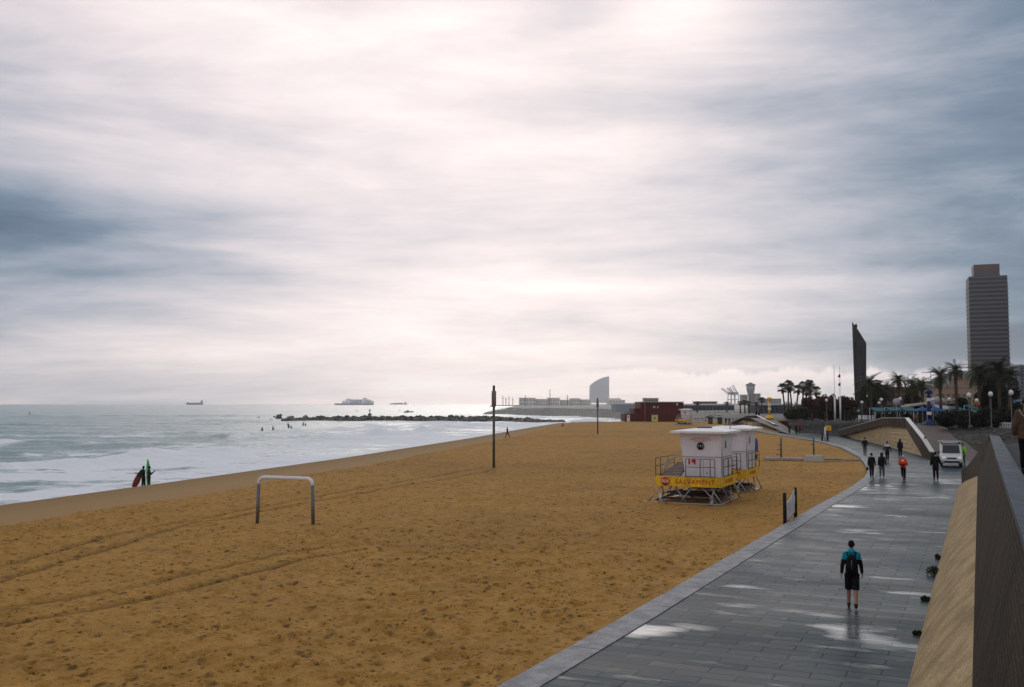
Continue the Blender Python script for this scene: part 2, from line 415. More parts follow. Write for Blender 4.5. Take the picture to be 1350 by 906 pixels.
def sand_material():
    m = bpy.data.materials.new('beach_sand'); m.use_nodes = True
    nt = m.node_tree; N = nt.nodes; L = nt.links; b = N['Principled BSDF']
    def at(n): a = N.new('ShaderNodeAttribute'); a.attribute_name = n; return a.outputs['Fac']
    def mx(f, a, c, blend='MIX'):
        k = N.new('ShaderNodeMix'); k.data_type = 'RGBA'; k.blend_type = blend
        if isinstance(f, float): k.inputs[0].default_value = f
        else: L.new(f, k.inputs[0])
        for i, v in ((6, a), (7, c)):
            if isinstance(v, tuple): k.inputs[i].default_value = (*v, 1)
            else: L.new(v, k.inputs[i])
        return k.outputs[2]
    t = N.new('ShaderNodeTexCoord')
    def nz(s, d=5): k = N.new('ShaderNodeTexNoise'); k.inputs['Scale'].default_value = s; k.inputs['Detail'].default_value = d; L.new(t.outputs['Object'], k.inputs['Vector']); return k.outputs['Fac']
    def rg(v, a, c): k = N.new('ShaderNodeMapRange'); L.new(v, k.inputs[0]); k.inputs[1].default_value = a; k.inputs[2].default_value = c; return k.outputs[0]
    c = mx(rg(nz(2.2), .35, .65), (.53, .29, .072), (.45, .24, .056))
    c = mx(at('damp'), c, (.34, .185, .052))
    c = mx(at('smooth_sand'), c, (.43, .27, .115))
    c = mx(at('wet'), c, (.33, .21, .095))
    k2 = N.new('ShaderNodeMath'); k2.operation = 'MULTIPLY'; L.new(at('track'), k2.inputs[0]); k2.inputs[1].default_value = 1.0
    c = mx(k2.outputs[0], c, (.17, .095, .035))
    # trodden specks: small pits whose shade is darkened into the sand colour
    def pits(scale, lo, hi, sx):
        mp = N.new('ShaderNodeMapping'); L.new(t.outputs['Object'], mp.inputs[0]); mp.inputs['Scale'].default_value = (1, sx, 1); mp.inputs['Rotation'].default_value = (0, 0, .5)
        wn = N.new('ShaderNodeTexNoise'); wn.inputs['Scale'].default_value = scale * 1.5; L.new(mp.outputs[0], wn.inputs['Vector'])
        av = N.new('ShaderNodeVectorMath'); av.operation = 'MULTIPLY_ADD'; L.new(wn.outputs['Color'], av.inputs[0]); av.inputs[1].default_value = (.35 / scale,) * 3; L.new(mp.outputs[0], av.inputs[2])
        v = N.new('ShaderNodeTexVoronoi'); v.inputs['Scale'].default_value = scale; L.new(av.outputs[0], v.inputs['Vector'])
        m1 = N.new('ShaderNodeMapRange'); L.new(v.outputs['Distance'], m1.inputs[0]); m1.inputs[1].default_value = hi; m1.inputs[2].default_value = lo
        sp = N.new('ShaderNodeSeparateColor'); L.new(v.outputs['Color'], sp.inputs[0])
        m2 = N.new('ShaderNodeMapRange'); L.new(sp.outputs[0], m2.inputs[0]); m2.inputs[1].default_value = .2; m2.inputs[2].default_value = .6
        m3 = N.new('ShaderNodeMath'); m3.operation = 'MULTIPLY'; L.new(m1.outputs[0], m3.inputs[0]); L.new(m2.outputs[0], m3.inputs[1]); return m3.outputs[0]
    p1 = pits(2.6, .12, .36, .55); p2 = pits(6.5, .12, .38, .7)
    ps = N.new('ShaderNodeMath'); ps.operation = 'MAXIMUM'; L.new(p1, ps.inputs[0]); L.new(p2, ps.inputs[1])
    inv = N.new('ShaderNodeMath'); inv.operation = 'SUBTRACT'; inv.inputs[0].default_value = 1.0; L.new(at('smooth_sand'), inv.inputs[1])
    pm_ = N.new('ShaderNodeMath'); pm_.operation = 'MULTIPLY'; L.new(ps.outputs[0], pm_.inputs[0]); L.new(inv.outputs[0], pm_.inputs[1])
    big = N.new('ShaderNodeMath'); big.operation = 'MULTIPLY'; L.new(pm_.outputs[0], big.inputs[0]); L.new(rg(nz(.35, 4), .10, .50), big.inputs[1])
    pf_ = N.new('ShaderNodeMath'); pf_.operation = 'MULTIPLY'; L.new(big.outputs[0], pf_.inputs[0]); pf_.inputs[1].default_value = .8
    c = mx(pf_.outputs[0], c, (.085, .046, .016))
    grain = mx(rg(nz(45, 3), .3, .7), (.62, .62, .62), (1.25, 1.25, 1.25))
    c = mx(1.0, c, grain, 'MULTIPLY')
    L.new(c, b.inputs['Base Color']); b.inputs['Roughness'].default_value = .92; b.inputs['Specular IOR Level'].default_value = .12
    bp = N.new('ShaderNodeBump'); bp.inputs['Strength'].default_value = .7; bp.inputs['Distance'].default_value = .05
    s = N.new('ShaderNodeMath'); s.operation = 'ADD'; L.new(nz(9, 6), s.inputs[0])
    L.new(nz(30, 3), s.inputs[1])
    s2 = N.new('ShaderNodeMath'); s2.operation = 'MULTIPLY_ADD'; L.new(big.outputs[0], s2.inputs[0]); s2.inputs[1].default_value = -1.6; L.new(s.outputs[0], s2.inputs[2]); L.new(s2.outputs[0], bp.inputs['Height']); L.new(bp.outputs[0], b.inputs['Normal'])
    return m
sand_m = sand_material()
rs = np.concatenate([np.array([2., 6., 10., 14.]), 16 * (25 ** (np.linspace(0, 1, 1000))), np.array([440, 520, 700, 1000, 2000, 3000, 8200.])])
th = np.concatenate([np.linspace(R(-180), R(-46), 12)[:-1], np.linspace(R(-46), R(30), 860), np.linspace(R(30), R(180), 14)[1:]])
beach = polar_sheet('sand_beach', rs, th, sand_z, sand_m)

# ------------------------------------------------------------------ sea
def sea_z(x, y, r):
    d = -polydist(x, y, SHORE)                         # + seaward
    amp = sstep(0, 30, d) * (.35 + .65 * sstep(.35, .65, fbm(x * .012, y * .02, 3, 21)))
    amp = amp * np.exp(-np.clip(r - 300, 0, None) / 2500)
    wx = x + 26 * fbm(x * .015, y * .015, 3, 8); wy = y + 22 * fbm(x * .02 + 9, y * .012, 3, 4)
    u = (wx * .22 + wy * .975)
    s1 = np.sin(u * 2 * PI / 31); s1 = np.sign(s1) * np.abs(s1) ** .8 if False else (np.exp(1.6 * (s1 - 1)) - .35)
    s2 = np.sin((wx * -.35 + wy * .93) * 2 * PI / 13 + 3 * fbm(x * .05, y * .05, 2, 2))
    s3 = fbm(x * .28, y * .34, 4, 12) - .47
    s4 = fbm(x * .9, y * 1.3, 3, 15) - .45
    fine = np.exp(-np.clip(r - 60, 0, None) / 500)
    z = -1.6 + amp * (1.0 * s1 + .10 * s2) + (.55 * s3 * fine + .22 * s4 * np.exp(-r / 160)) * sstep(-2, 10, d)
    z = np.where(d < -6, -3.0, z)
    crest = sstep(.25, .55, s1) * amp
    br_ = np.zeros_like(x); front = np.zeros_like(x)
    for kk, (dist_, hh_) in enumerate(((13, .4), (30, .7), (52, .6), (84, .35))):
        dn = d + 16 * (fbm(x * .035 + kk * 7, y * .02, 3, 70 + kk) - .45) - dist_
        on = sstep(.40, .52, fbm(x * .03 + kk * 3, y * .018, 2, 80 + kk))
        br_ = br_ + hh_ * on * np.exp(-np.where(dn < 0, (dn / 1.6) ** 2, (dn / 5.0) ** 2))
        front = np.maximum(front, on * (sstep(-11, -2, dn) * sstep(1.2, -.5, dn)) * 1.3 - .9 * on * sstep(0, 1.5, dn) * sstep(9, 3, dn))
    z = z + br_
    patch = fbm(x * .05, y * .12, 4, 33); patch2 = fbm(x * .22, y * .5, 4, 44)
    glare_ctr = sstep(-60, 10, x)
    foam_glare = sstep(62, 6, d) * (.30 + 1.2 * sstep(.38, .6, patch)) + sstep(16, 2, d) * .6
    foam_glare = foam_glare + crest * sstep(.40, .62, patch) * sstep(230, 60, d) * .8
    foam_glare = foam_glare + glare_ctr * sstep(260, 60, d) * .9 * sstep(.3, .55, patch)  # sun glare on the central water, painted as extra foam white
    foam_glare = foam_glare * (.45 + 1.05 * sstep(.34, .58, patch2)) - .25 * sstep(.15, .5, s1) * sstep(140, 20, d) * sstep(.62, .45, patch)
    foam_glare = foam_glare + front * (.6 + .6 * patch2) + sstep(13, 3, d) * .5
    return z, {'foam_glare': np.clip(foam_glare, 0, 1.3)}
def sea_material():
    m = bpy.data.materials.new('sea_water'); m.use_nodes = True
    nt = m.node_tree; N = nt.nodes; L = nt.links; b = N['Principled BSDF']
    t = N.new('ShaderNodeTexCoord')
    b.inputs['Base Color'].default_value = (.12, .26, .24, 1); b.inputs['Roughness'].default_value = .16; b.inputs['IOR'].default_value = 1.333
    mp = N.new('ShaderNodeMapping'); L.new(t.outputs['Object'], mp.inputs[0]); mp.inputs['Scale'].default_value = (.5, 1, 1)
    def nz(s, d): k = N.new('ShaderNodeTexNoise'); k.inputs['Scale'].default_value = s; k.inputs['Detail'].default_value = d; L.new(mp.outputs[0], k.inputs['Vector']); return k.outputs['Fac']
    a = N.new('ShaderNodeMath'); a.operation = 'MULTIPLY_ADD'; L.new(nz(.35, 8), a.inputs[0]); a.inputs[1].default_value = 3.0; L.new(nz(2.2, 6), a.inputs[2])
    bp = N.new('ShaderNodeBump'); bp.inputs['Strength'].default_value = .55; bp.inputs['Distance'].default_value = .3
    L.new(a.outputs[0], bp.inputs['Height']); L.new(bp.outputs[0], b.inputs['Normal'])
    fo = N.new('ShaderNodeBsdfPrincipled'); fo.inputs['Base Color'].default_value = (.88, .90, .90, 1); fo.inputs['Roughness'].default_value = .85
    L.new(bp.outputs[0], fo.inputs['Normal'])
    at = N.new('ShaderNodeAttribute'); at.attribute_name = 'foam_glare'
    k = N.new('ShaderNodeTexNoise'); k.inputs['Scale'].default_value = .8; k.inputs['Detail'].default_value = 9; k.inputs['Roughness'].default_value = .65; L.new(mp.outputs[0], k.inputs['Vector'])
    s = N.new('ShaderNodeMath'); s.operation = 'MULTIPLY_ADD'; L.new(k.outputs['Fac'], s.inputs[0]); s.inputs[1].default_value = 1.6; L.new(at.outputs['Fac'], s.inputs[2])
    r = N.new('ShaderNodeMapRange'); L.new(s.outputs[0], r.inputs[0]); r.inputs[1].default_value = .92; r.inputs[2].default_value = 1.5; r.inputs[4].default_value = .95
    ms = N.new('ShaderNodeMixShader'); L.new(r.outputs[0], ms.inputs[0]); L.new(b.outputs[0], ms.inputs[1]); L.new(fo.outputs[0], ms.inputs[2])
    L.new(ms.outputs[0], N['Material Output'].inputs[0])
    return m
rs = np.concatenate([30 * (20 ** (np.linspace(0, 1, 620))), 600 * (13.6 ** (np.linspace(0, 1, 120)))[1:]])
th = np.concatenate([np.linspace(R(-120), R(-34), 30)[:-1], np.linspace(R(-34), R(8), 620), np.linspace(R(8), R(35), 20)[1:]])
sea = polar_sheet('sea_water', rs, th, sea_z, sea_material())

# ------------------------------------------------------------------ haze
hz = MB().box((0, 0, 0), (17000, 17000, 205)).build('haze', [], None)
hz.location = (0, 0, 95.5); hz['kind'] = 'stuff'; hz.display_type = 'WIRE'      # -7 .. 198
hm = bpy.data.materials.new('haze'); hm.use_nodes = True; n_ = hm.node_tree.nodes; n_.remove(n_['Principled BSDF'])
pv = n_.new('ShaderNodeVolumePrincipled'); pv.inputs['Density'].default_value = HAZE = .00008
pv.inputs['Color'].default_value = (.97, .96, .97, 1); pv.inputs['Anisotropy'].default_value = .8
hm.node_tree.links.new(pv.outputs[0], n_['Material Output'].inputs['Volume'])
hz.data.materials.clear(); hz.data.materials.append(hm)

# ------------------------------------------------------------------ promenade
def _pud(px, py, rs_, rt_, am=1.0):
    t_, s_ = tsof(G(px, py, 0)); return (s_, t_, rs_, rt_, am)
PUDDLES = [_pud(1125, 836, .9, .9), _pud(838, 830, .9, .55, 1.1), _pud(730, 893, 1.3, .5, .8), _pud(1132, 643, 1.2, 2.2), _pud(1160, 640, 1.6, 1.6, .8), _pud(1250, 634, 1.0, 2.6, .8), _pud(1110, 700, 1.6, .6, .6),
           _pud(1190, 652, 1.5, 1.2, .6), _pud(1150, 760, 1.2, .5, .5), _pud(1000, 800, 1.6, .4, .55), _pud(1185, 860, 1.5, .7, .7), _pud(1120, 668, 1.4, 1.0, .7), _pud(1236, 655, 1.0, 1.4, .6)]
def stone_material():
    m = bpy.data.materials.new('wet_stone_paving'); m.use_nodes = True
    nt = m.node_tree; N = nt.nodes; L = nt.links; b = N['Principled BSDF']
    t = N.new('ShaderNodeTexCoord')
    mp = N.new('ShaderNodeMapping'); L.new(t.outputs['Object'], mp.inputs[0])
    br = N.new('ShaderNodeTexBrick'); L.new(mp.outputs[0], br.inputs[0])
    br.offset = .5; br.squash = 1.0
    for k, v in (('Scale', 1.0), ('Mortar Size', .02), ('Mortar Smooth', .2), ('Bias', 0.0), ('Brick Width', 1.25), ('Row Height', .42)): br.inputs[k].default_value = v
    br.inputs['Color1'].default_value = (.016, .042, .056, 1); br.inputs['Color2'].default_value = (.034, .066, .080, 1); br.inputs['Mortar'].default_value = (.006, .007, .007, 1)
    def nz(s, d, sc=(1, 1, 1)):
        q = N.new('ShaderNodeMapping'); L.new(t.outputs['Object'], q.inputs[0]); q.inputs['Scale'].default_value = sc
        k = N.new('ShaderNodeTexNoise'); k.inputs['Scale'].default_value = s; k.inputs['Detail'].default_value = d; L.new(q.outputs[0], k.inputs['Vector']); return k.outputs['Fac']
    def rg(v, a, c, e=0., f=1.): k = N.new('ShaderNodeMapRange'); L.new(v, k.inputs[0]); k.inputs[1].default_value = a; k.inputs[2].default_value = c; k.inputs[3].default_value = e; k.inputs[4].default_value = f; return k.outputs[0]
    st = rg(nz(.5, 6, (.5, 1, 1)), .42, .68)
    mx = N.new('ShaderNodeMix'); mx.data_type = 'RGBA'; L.new(st, mx.inputs[0]); L.new(br.outputs['Color'], mx.inputs[6]); mx.inputs[7].default_value = (.065, .075, .078, 1)
    sand = rg(nz(1.6, 8), .60, .74, 0, .5)
    mx2 = N.new('ShaderNodeMix'); mx2.data_type = 'RGBA'; L.new(sand, mx2.inputs[0]); L.new(mx.outputs[2], mx2.inputs[6]); mx2.inputs[7].default_value = (.20, .165, .12, 1)
    L.new(mx2.outputs[2], b.inputs['Base Color'])
    # wetness: puddles smooth, the rest satin
    base_n = nz(.8, 7, (.45, 1.3, 1))
    acc = None
    for (cs, ct, rs_, rt_, am) in PUDDLES:
        q = N.new('ShaderNodeMapping'); L.new(t.outputs['Object'], q.inputs[0]); q.vector_type = 'TEXTURE'
        q.inputs['Location'].default_value = (cs, ct, 0); q.inputs['Scale'].default_value = (rs_, rt_, 1)
        ln = N.new('ShaderNodeVectorMath'); ln.operation = 'LENGTH'; L.new(q.outputs[0], ln.inputs[0])
        g_ = N.new('ShaderNodeMapRange'); L.new(ln.outputs['Value'], g_.inputs[0]); g_.inputs[1].default_value = 1.6; g_.inputs[2].default_value = .2; g_.inputs[4].default_value = am
        if acc is None: acc = g_.outputs[0]
        else: a_ = N.new('ShaderNodeMath'); a_.operation = 'MAXIMUM'; L.new(acc, a_.inputs[0]); L.new(g_.outputs[0], a_.inputs[1]); acc = a_.outputs[0]
    sm_ = N.new('ShaderNodeMath'); sm_.operation = 'MULTIPLY_ADD'; L.new(acc, sm_.inputs[0]); sm_.inputs[1].default_value = .34; L.new(base_n, sm_.inputs[2])
    pud = rg(sm_.outputs[0], .63, .90)
    b3 = N.new('ShaderNodeTexBrick'); L.new(mp.outputs[0], b3.inputs[0]); b3.offset = .5
    for k, v in (('Scale', 1.0), ('Mortar Size', .02), ('Mortar Smooth', .2), ('Bias', 0.0), ('Brick Width', 1.25), ('Row Height', .42)): b3.inputs[k].default_value = v
    b3.inputs['Color1'].default_value = (0, 0, 0, 1); b3.inputs['Color2'].default_value = (1, 1, 1, 1); b3.inputs['Mortar'].default_value = (1, 1, 1, 1)
    wetn = N.new('ShaderNodeMath'); wetn.operation = 'MULTIPLY_ADD'; L.new(b3.outputs['Color'], wetn.inputs[0]); wetn.inputs[1].default_value = .55; L.new(rg(nz(.3, 6, (.4, 1, 1)), .35, .65, 0, .6), wetn.inputs[2])
    rbase = rg(wetn.outputs[0], 0, 1.1, .30, .48)
    mr_ = N.new('ShaderNodeMix'); mr_.data_type = 'FLOAT'; L.new(pud, mr_.inputs[0]); L.new(rbase, mr_.inputs[2]); mr_.inputs[3].default_value = .06; ro = mr_.outputs[0]; L.new(ro, b.inputs['Roughness']); L.new(rg(pud, 0, 1, .022, .36), b.inputs['Specular IOR Level'])
    b.inputs['Coat Weight'].default_value = 0.0
    inv = rg(pud, 0, 1, 1, .12)
    hgt = N.new('ShaderNodeMath'); hgt.operation = 'MULTIPLY_ADD'; L.new(nz(14, 6), hgt.inputs[0]); hgt.inputs[1].default_value = .35
    fac = rg(br.outputs['Fac'], 0, 1, .6, 0); L.new(fac, hgt.inputs[2])
    h2 = N.new('ShaderNodeMath'); h2.operation = 'ADD'; L.new(hgt.outputs[0], h2.inputs[0]); L.new(nz(1.2, 3), h2.inputs[1])
    h3 = N.new('ShaderNodeMath'); h3.operation = 'MULTIPLY'; L.new(h2.outputs[0], h3.inputs[0]); L.new(inv, h3.inputs[1])
    bp = N.new('ShaderNodeBump'); bp.inputs['Strength'].default_value = .28; bp.inputs['Distance'].default_value = .03; L.new(h3.outputs[0], bp.inputs['Height']); L.new(bp.outputs[0], b.inputs['Normal'])
    return m
stone_m = stone_material()
kerb_m = mat('pale_kerb_stone', (.23, .24, .25), .6, var=.18, scale=2.5, bump=.25, bscale=20, spec=.25)
# promenade polygon in the (s, t) frame: the object is turned so its texture rows lie across the walk
def frame_obj(o): o.rotation_euler = (0, 0, -PHI); return o
RIGHT = [(-30, 3.0), (104, 3.0), (118, 2.0), (150, -6.5), (165, -18.5), (196, -31), (215, -34), (240, -45)]
KW = .74
mb = MB()
kin = [(t, s + KW) for t, s in KERB]
for i in range(len(KERB) - 1):
    (t0, s0), (t1, s1) = kin[i], kin[i + 1]
    def rr(t):
        for (a, sa), (b_, sb) in zip(RIGHT[:-1], RIGHT[1:]):
            if a <= t <= b_: return sa + (sb - sa) * (t - a) / (b_ - a)
        return RIGHT[-1][1]
    n = max(1, int((t1 - t0) / 6))
    for k in range(n):
        a = k / n; b_ = (k + 1) / n
        ta, tb = t0 + (t1 - t0) * a, t0 + (t1 - t0) * b_; sa, sb = s0 + (s1 - s0) * a, s0 + (s1 - s0) * b_
        mb.quad((sa, ta, 0), (rr(ta), ta, 0), (rr(tb), tb, 0), (sb, tb, 0))
pm = frame_obj(mb.build('promenade', stone_m)); pm['kind'] = 'structure'
mb = MB()
for i in range(len(KERB) - 1):
    (t0, s0), (t1, s1) = KERB[i], KERB[i + 1]; n = max(1, int((t1 - t0) / 1.5))
    for k in range(n):
        a = k / n; b_ = (k + 1) / n - .012 / max(.1, (t1 - t0) / n) / n
        ta, tb = t0 + (t1 - t0) * a, t0 + (t1 - t0) * b_; sa, sb = s0 + (s1 - s0) * a, s0 + (s1 - s0) * b_
        j = random.uniform(-.02, .02); zt = .012 + random.uniform(0, .006)
        w_ = KW - .02
        vs = [(sa + j, ta, -.45), (sa + w_, ta, -.45), (sb + w_, tb, -.45), (sb + j, tb, -.45), (sa + j, ta, zt), (sa + w_, ta, zt), (sb + w_, tb, zt), (sb + j, tb, zt)]
        mb.add(vs, [(4, 5, 6, 7), (0, 3, 7, 4), (1, 5, 6, 2), (0, 4, 5, 1), (3, 2, 6, 7)])
kb = frame_obj(mb.build('kerb_strip', kerb_m)); kb['kind'] = 'structure'

# ------------------------------------------------------------------ sea walls
def concrete(name, a, b, ribs=0.0, axis='y', bump=.5):
    m = mat(name, a, .8, scale=1.6, bump=bump, bscale=14, col2=b, detail=8, spec=.06)
    if ribs:
        nt = m.node_tree; N = nt.nodes; L = nt.links
        t = N.new('ShaderNodeTexCoord'); wv = N.new('ShaderNodeTexWave'); wv.wave_type = 'BANDS'; wv.bands_direction = axis; wv.inputs['Scale'].default_value = ribs
        wv.inputs['Distortion'].default_value = .15
        L.new(t.outputs['Object'], wv.inputs['Vector'])
        bp = N.new('ShaderNodeBump'); bp.inputs['Strength'].default_value = .22; bp.inputs['Distance'].default_value = .03
        L.new(wv.outputs['Fac'], bp.inputs['Height'])
        old = [n for n in N if n.type == 'BUMP' and n != bp][0]
        L.new(old.outputs[0], bp.inputs['Normal']); L.new(bp.outputs[0], N['Principled BSDF'].inputs['Normal'])
    return m
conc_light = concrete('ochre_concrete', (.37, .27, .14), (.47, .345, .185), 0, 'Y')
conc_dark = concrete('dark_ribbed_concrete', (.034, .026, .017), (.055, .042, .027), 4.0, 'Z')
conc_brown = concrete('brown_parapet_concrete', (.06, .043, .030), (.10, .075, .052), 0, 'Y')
coping_m = mat('wet_blue_grey_coping', (.04, .058, .08), .5, var=.3, scale=2, bump=.3, spec=.1)
rubble_m = mat('rubble_stone', (.035, .038, .034), .8, scale=3.0, col2=(.12, .12, .105), bump=1.0, bscale=6, spec=.15)

def stone_cells(m, sc, lo, hi, gap=.06):
    nt = m.node_tree; N = nt.nodes; L = nt.links; b = N['Principled BSDF']
    t = N.new('ShaderNodeTexCoord'); v = N.new('ShaderNodeTexVoronoi'); v.inputs['Scale'].default_value = sc; L.new(t.outputs['Object'], v.inputs['Vector'])
    e = N.new('ShaderNodeTexVoronoi'); e.feature = 'DISTANCE_TO_EDGE'; e.inputs['Scale'].default_value = sc; L.new(t.outputs['Object'], e.inputs['Vector'])
    sp = N.new('ShaderNodeSeparateColor'); L.new(v.outputs['Color'], sp.inputs[0])
    mx = N.new('ShaderNodeMix'); mx.data_type = 'RGBA'; L.new(sp.outputs[0], mx.inputs[0]); mx.inputs[6].default_value = (*lo, 1); mx.inputs[7].default_value = (*hi, 1)
    r = N.new('ShaderNodeMapRange'); L.new(e.outputs['Distance'], r.inputs[0]); r.inputs[2].default_value = gap
    m2 = N.new('ShaderNodeMix'); m2.data_type = 'RGBA'; L.new(r.outputs[0], m2.inputs[0]); m2.inputs[6].default_value = (.008, .008, .007, 1); L.new(mx.outputs[2], m2.inputs[7])
    L.new(m2.outputs[2], b.inputs['Base Color'])
    bp = [n for n in N if n.type == 'BUMP'][0]; r2 = N.new('ShaderNodeMapRange'); L.new(e.outputs['Distance'], r2.inputs[0]); r2.inputs[2].default_value = .25
    b2 = N.new('ShaderNodeBump'); b2.inputs['Strength'].default_value = 1; b2.inputs['Distance'].default_value = .3; L.new(r2.outputs[0], b2.inputs['Height']); L.new(bp.outputs[0], b2.inputs['Normal']); L.new(b2.outputs[0], b.inputs['Normal'])
def weather(m, sc=(1, 1.2, .12), amt=.5, joint=None):
    nt = m.node_tree; N = nt.nodes; L = nt.links; b = N['Principled BSDF']; src = b.inputs['Base Color'].links[0].from_socket
    t = N.new('ShaderNodeTexCoord'); q = N.new('ShaderNodeMapping'); L.new(t.outputs['Object'], q.inputs[0]); q.inputs['Scale'].default_value = sc
    k = N.new('ShaderNodeTexNoise'); k.inputs['Scale'].default_value = 1.8; k.inputs['Detail'].default_value = 8; k.inputs['Roughness'].default_value = .6; L.new(q.outputs[0], k.inputs['Vector'])
    r = N.new('ShaderNodeMapRange'); L.new(k.outputs['Fac'], r.inputs[0]); r.inputs[1].default_value = .38; r.inputs[2].default_value = .58; r.inputs[3].default_value = 1 - amt; r.inputs[4].default_value = 1.1
    k2 = N.new('ShaderNodeTexNoise'); k2.inputs['Scale'].default_value = 22; k2.inputs['Detail'].default_value = 6; L.new(t.outputs['Object'], k2.inputs['Vector'])
    r2 = N.new('ShaderNodeMapRange'); L.new(k2.outputs['Fac'], r2.inputs[0]); r2.inputs[1].default_value = .35; r2.inputs[2].default_value = .65; r2.inputs[3].default_value = .72; r2.inputs[4].default_value = 1.2
    mu = N.new('ShaderNodeMath'); mu.operation = 'MULTIPLY'; L.new(r.outputs[0], mu.inputs[0]); L.new(r2.outputs[0], mu.inputs[1]); last = mu.outputs[0]
    if joint:
        sp = N.new('ShaderNodeSeparateXYZ'); L.new(t.outputs['Object'], sp.inputs[0]); d = N.new('ShaderNodeMath'); d.operation = 'DIVIDE'; L.new(sp.outputs[1], d.inputs[0]); d.inputs[1].default_value = joint
        f = N.new('ShaderNodeMath'); f.operation = 'FRACT'; L.new(d.outputs[0], f.inputs[0]); g = N.new('ShaderNodeMath'); g.operation = 'GREATER_THAN'; L.new(f.outputs[0], g.inputs[0]); g.inputs[1].default_value = .03 / joint
        h = N.new('ShaderNodeMath'); h.operation = 'MAXIMUM'; L.new(g.outputs[0], h.inputs[0]); h.inputs[1].default_value = .35
        m2 = N.new('ShaderNodeMath'); m2.operation = 'MULTIPLY'; L.new(last, m2.inputs[0]); L.new(h.outputs[0], m2.inputs[1]); last = m2.outputs[0]
    v = N.new('ShaderNodeVectorMath'); v.operation = 'SCALE'; L.new(src, v.inputs[0]); L.new(last, v.inputs[3]); L.new(v.outputs[0], b.inputs['Base Color'])
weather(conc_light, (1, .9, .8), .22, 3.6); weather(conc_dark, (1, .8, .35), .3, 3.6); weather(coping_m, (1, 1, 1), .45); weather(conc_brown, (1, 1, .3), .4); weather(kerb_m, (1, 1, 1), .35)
weather(tw_dirt, (1.2, 1.2, .25), .22) if 'tw_dirt' in globals() else None
stone_cells(rubble_m, 1.5, (.018, .02, .018), (.10, .10, .088))
root = thing('sea_wall', 'tall slanted ochre and dark concrete sea wall rising beside the wet promenade', 'wall', (0, 0, 0), -PHI)
def strip(rows, mi=0, mbx=None):           # rows: list of polylines of equal length
    mbx = mbx or MB()
    for a, b in zip(rows[:-1], rows[1:]):
        for i in range(len(a) - 1): mbx.quad(a[i], a[i + 1], b[i + 1], b[i], mi)
    return mbx
# (s, t, z) in the turned frame
tt = [-4 + 2 * i for i in range(30)]          # -4 .. 54
def endt(z): return 70.4 - z / 1.8 * 17.0 if z <= 1.8 else 53.4 - (z - 1.8) / 2.2 * 9.5
rows = []
for q in range(7):
    z = 1.8 * q / 6; s_ = -1.36 + 1.19 * q / 6 - .10 * math.sin(PI * q / 6); T = endt(z)
    rows.append([(s_, t if t < 52 else t, z - .02 if q == 0 else z) for t in tt[:-2]] + [(s_, T - 1.0, z), (s_, T, z)])
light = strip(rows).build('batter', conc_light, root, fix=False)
rows2 = []
for q in range(6):
    z = 1.8 + 2.15 * q / 5; s_ = -.17 + .53 * q / 5; T = endt(z)
    rows2.append([(s_, t, z) for t in tt if t < 40] + [(s_, 42, z), (s_, T, z)])
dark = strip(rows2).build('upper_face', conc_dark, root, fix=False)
m_ = MB()
for i in range(24):
    t0 = -4 + i * 2.0; t1 = min(t0 + 1.985, 43.8)
    if t0 >= 43.5: break
    m_.add([(.33, t0, 3.96), (.68, t0, 3.96), (.68, t1, 3.96), (.33, t1, 3.96), (.33, t0, 4.06), (.68, t0, 4.02), (.68, t1, 4.02), (.33, t1, 4.06)],
           [(4, 5, 6, 7), (0, 4, 7, 3), (1, 2, 6, 5), (0, 1, 5, 4), (3, 7, 6, 2)])
m_.build('coping', coping_m, root)
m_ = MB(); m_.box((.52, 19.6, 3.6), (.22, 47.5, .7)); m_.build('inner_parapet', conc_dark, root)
# end wing curving down to the promenade
wing = [((.30, 43.9), 3.2, 4.0), ((.1, 46.5), 2.9, 3.62), ((-.12, 53.4), 1.8, 2.95), ((-.45, 60), 1.1, 2.2), ((-.75, 65), .5, 1.6), ((-1.15, 70.5), 0, 1.0), ((-1.18, 71.5), 0, .95)]
m_ = MB()
for (a, z0, z1), (b, y0, y1) in zip(wing[:-1], wing[1:]):
    A = [(a[0], a[1], z0), (b[0], b[1], y0), (b[0], b[1], y1), (a[0], a[1], z1)]
    B = [(x + .32, y, z) for x, y, z in A]
    m_.add(A + B, [(0, 1, 2, 3), (7, 6, 5, 4), (3, 2, 6, 7), (0, 4, 5, 1), (1, 5, 6, 2), (0, 3, 7, 4)])
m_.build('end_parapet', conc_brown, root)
# upper walkway behind the wall and the bank that ends it
m_ = MB().quad((.63, -6, 3.65), (7, -6, 3.65), (7, 46, 3.65), (.63, 46, 3.65))
uw = frame_obj(m_.build('upper_walkway', mat('dark_walkway_paving', (.03, .032, .032), .7, bump=.5, spec=.1), fix=False)); uw['kind'] = 'structure'
m_ = MB(); m_.quad((.4, 46, 3.65), (7, 46, 3.65), (7, 74, -.02), (.4, 72, -.02)); m_.quad((7, -6, 3.65), (30, -6, 2.6), (30, 60, 2.3), (7, 46, 3.65)); m_.quad((7, 46, 3.65), (30, 60, 2.3), (20, 74, -.02), (7, 74, -.02))
eb = frame_obj(m_.build('end_bank_ground', rubble_m, fix=False)); eb['kind'] = 'structure'

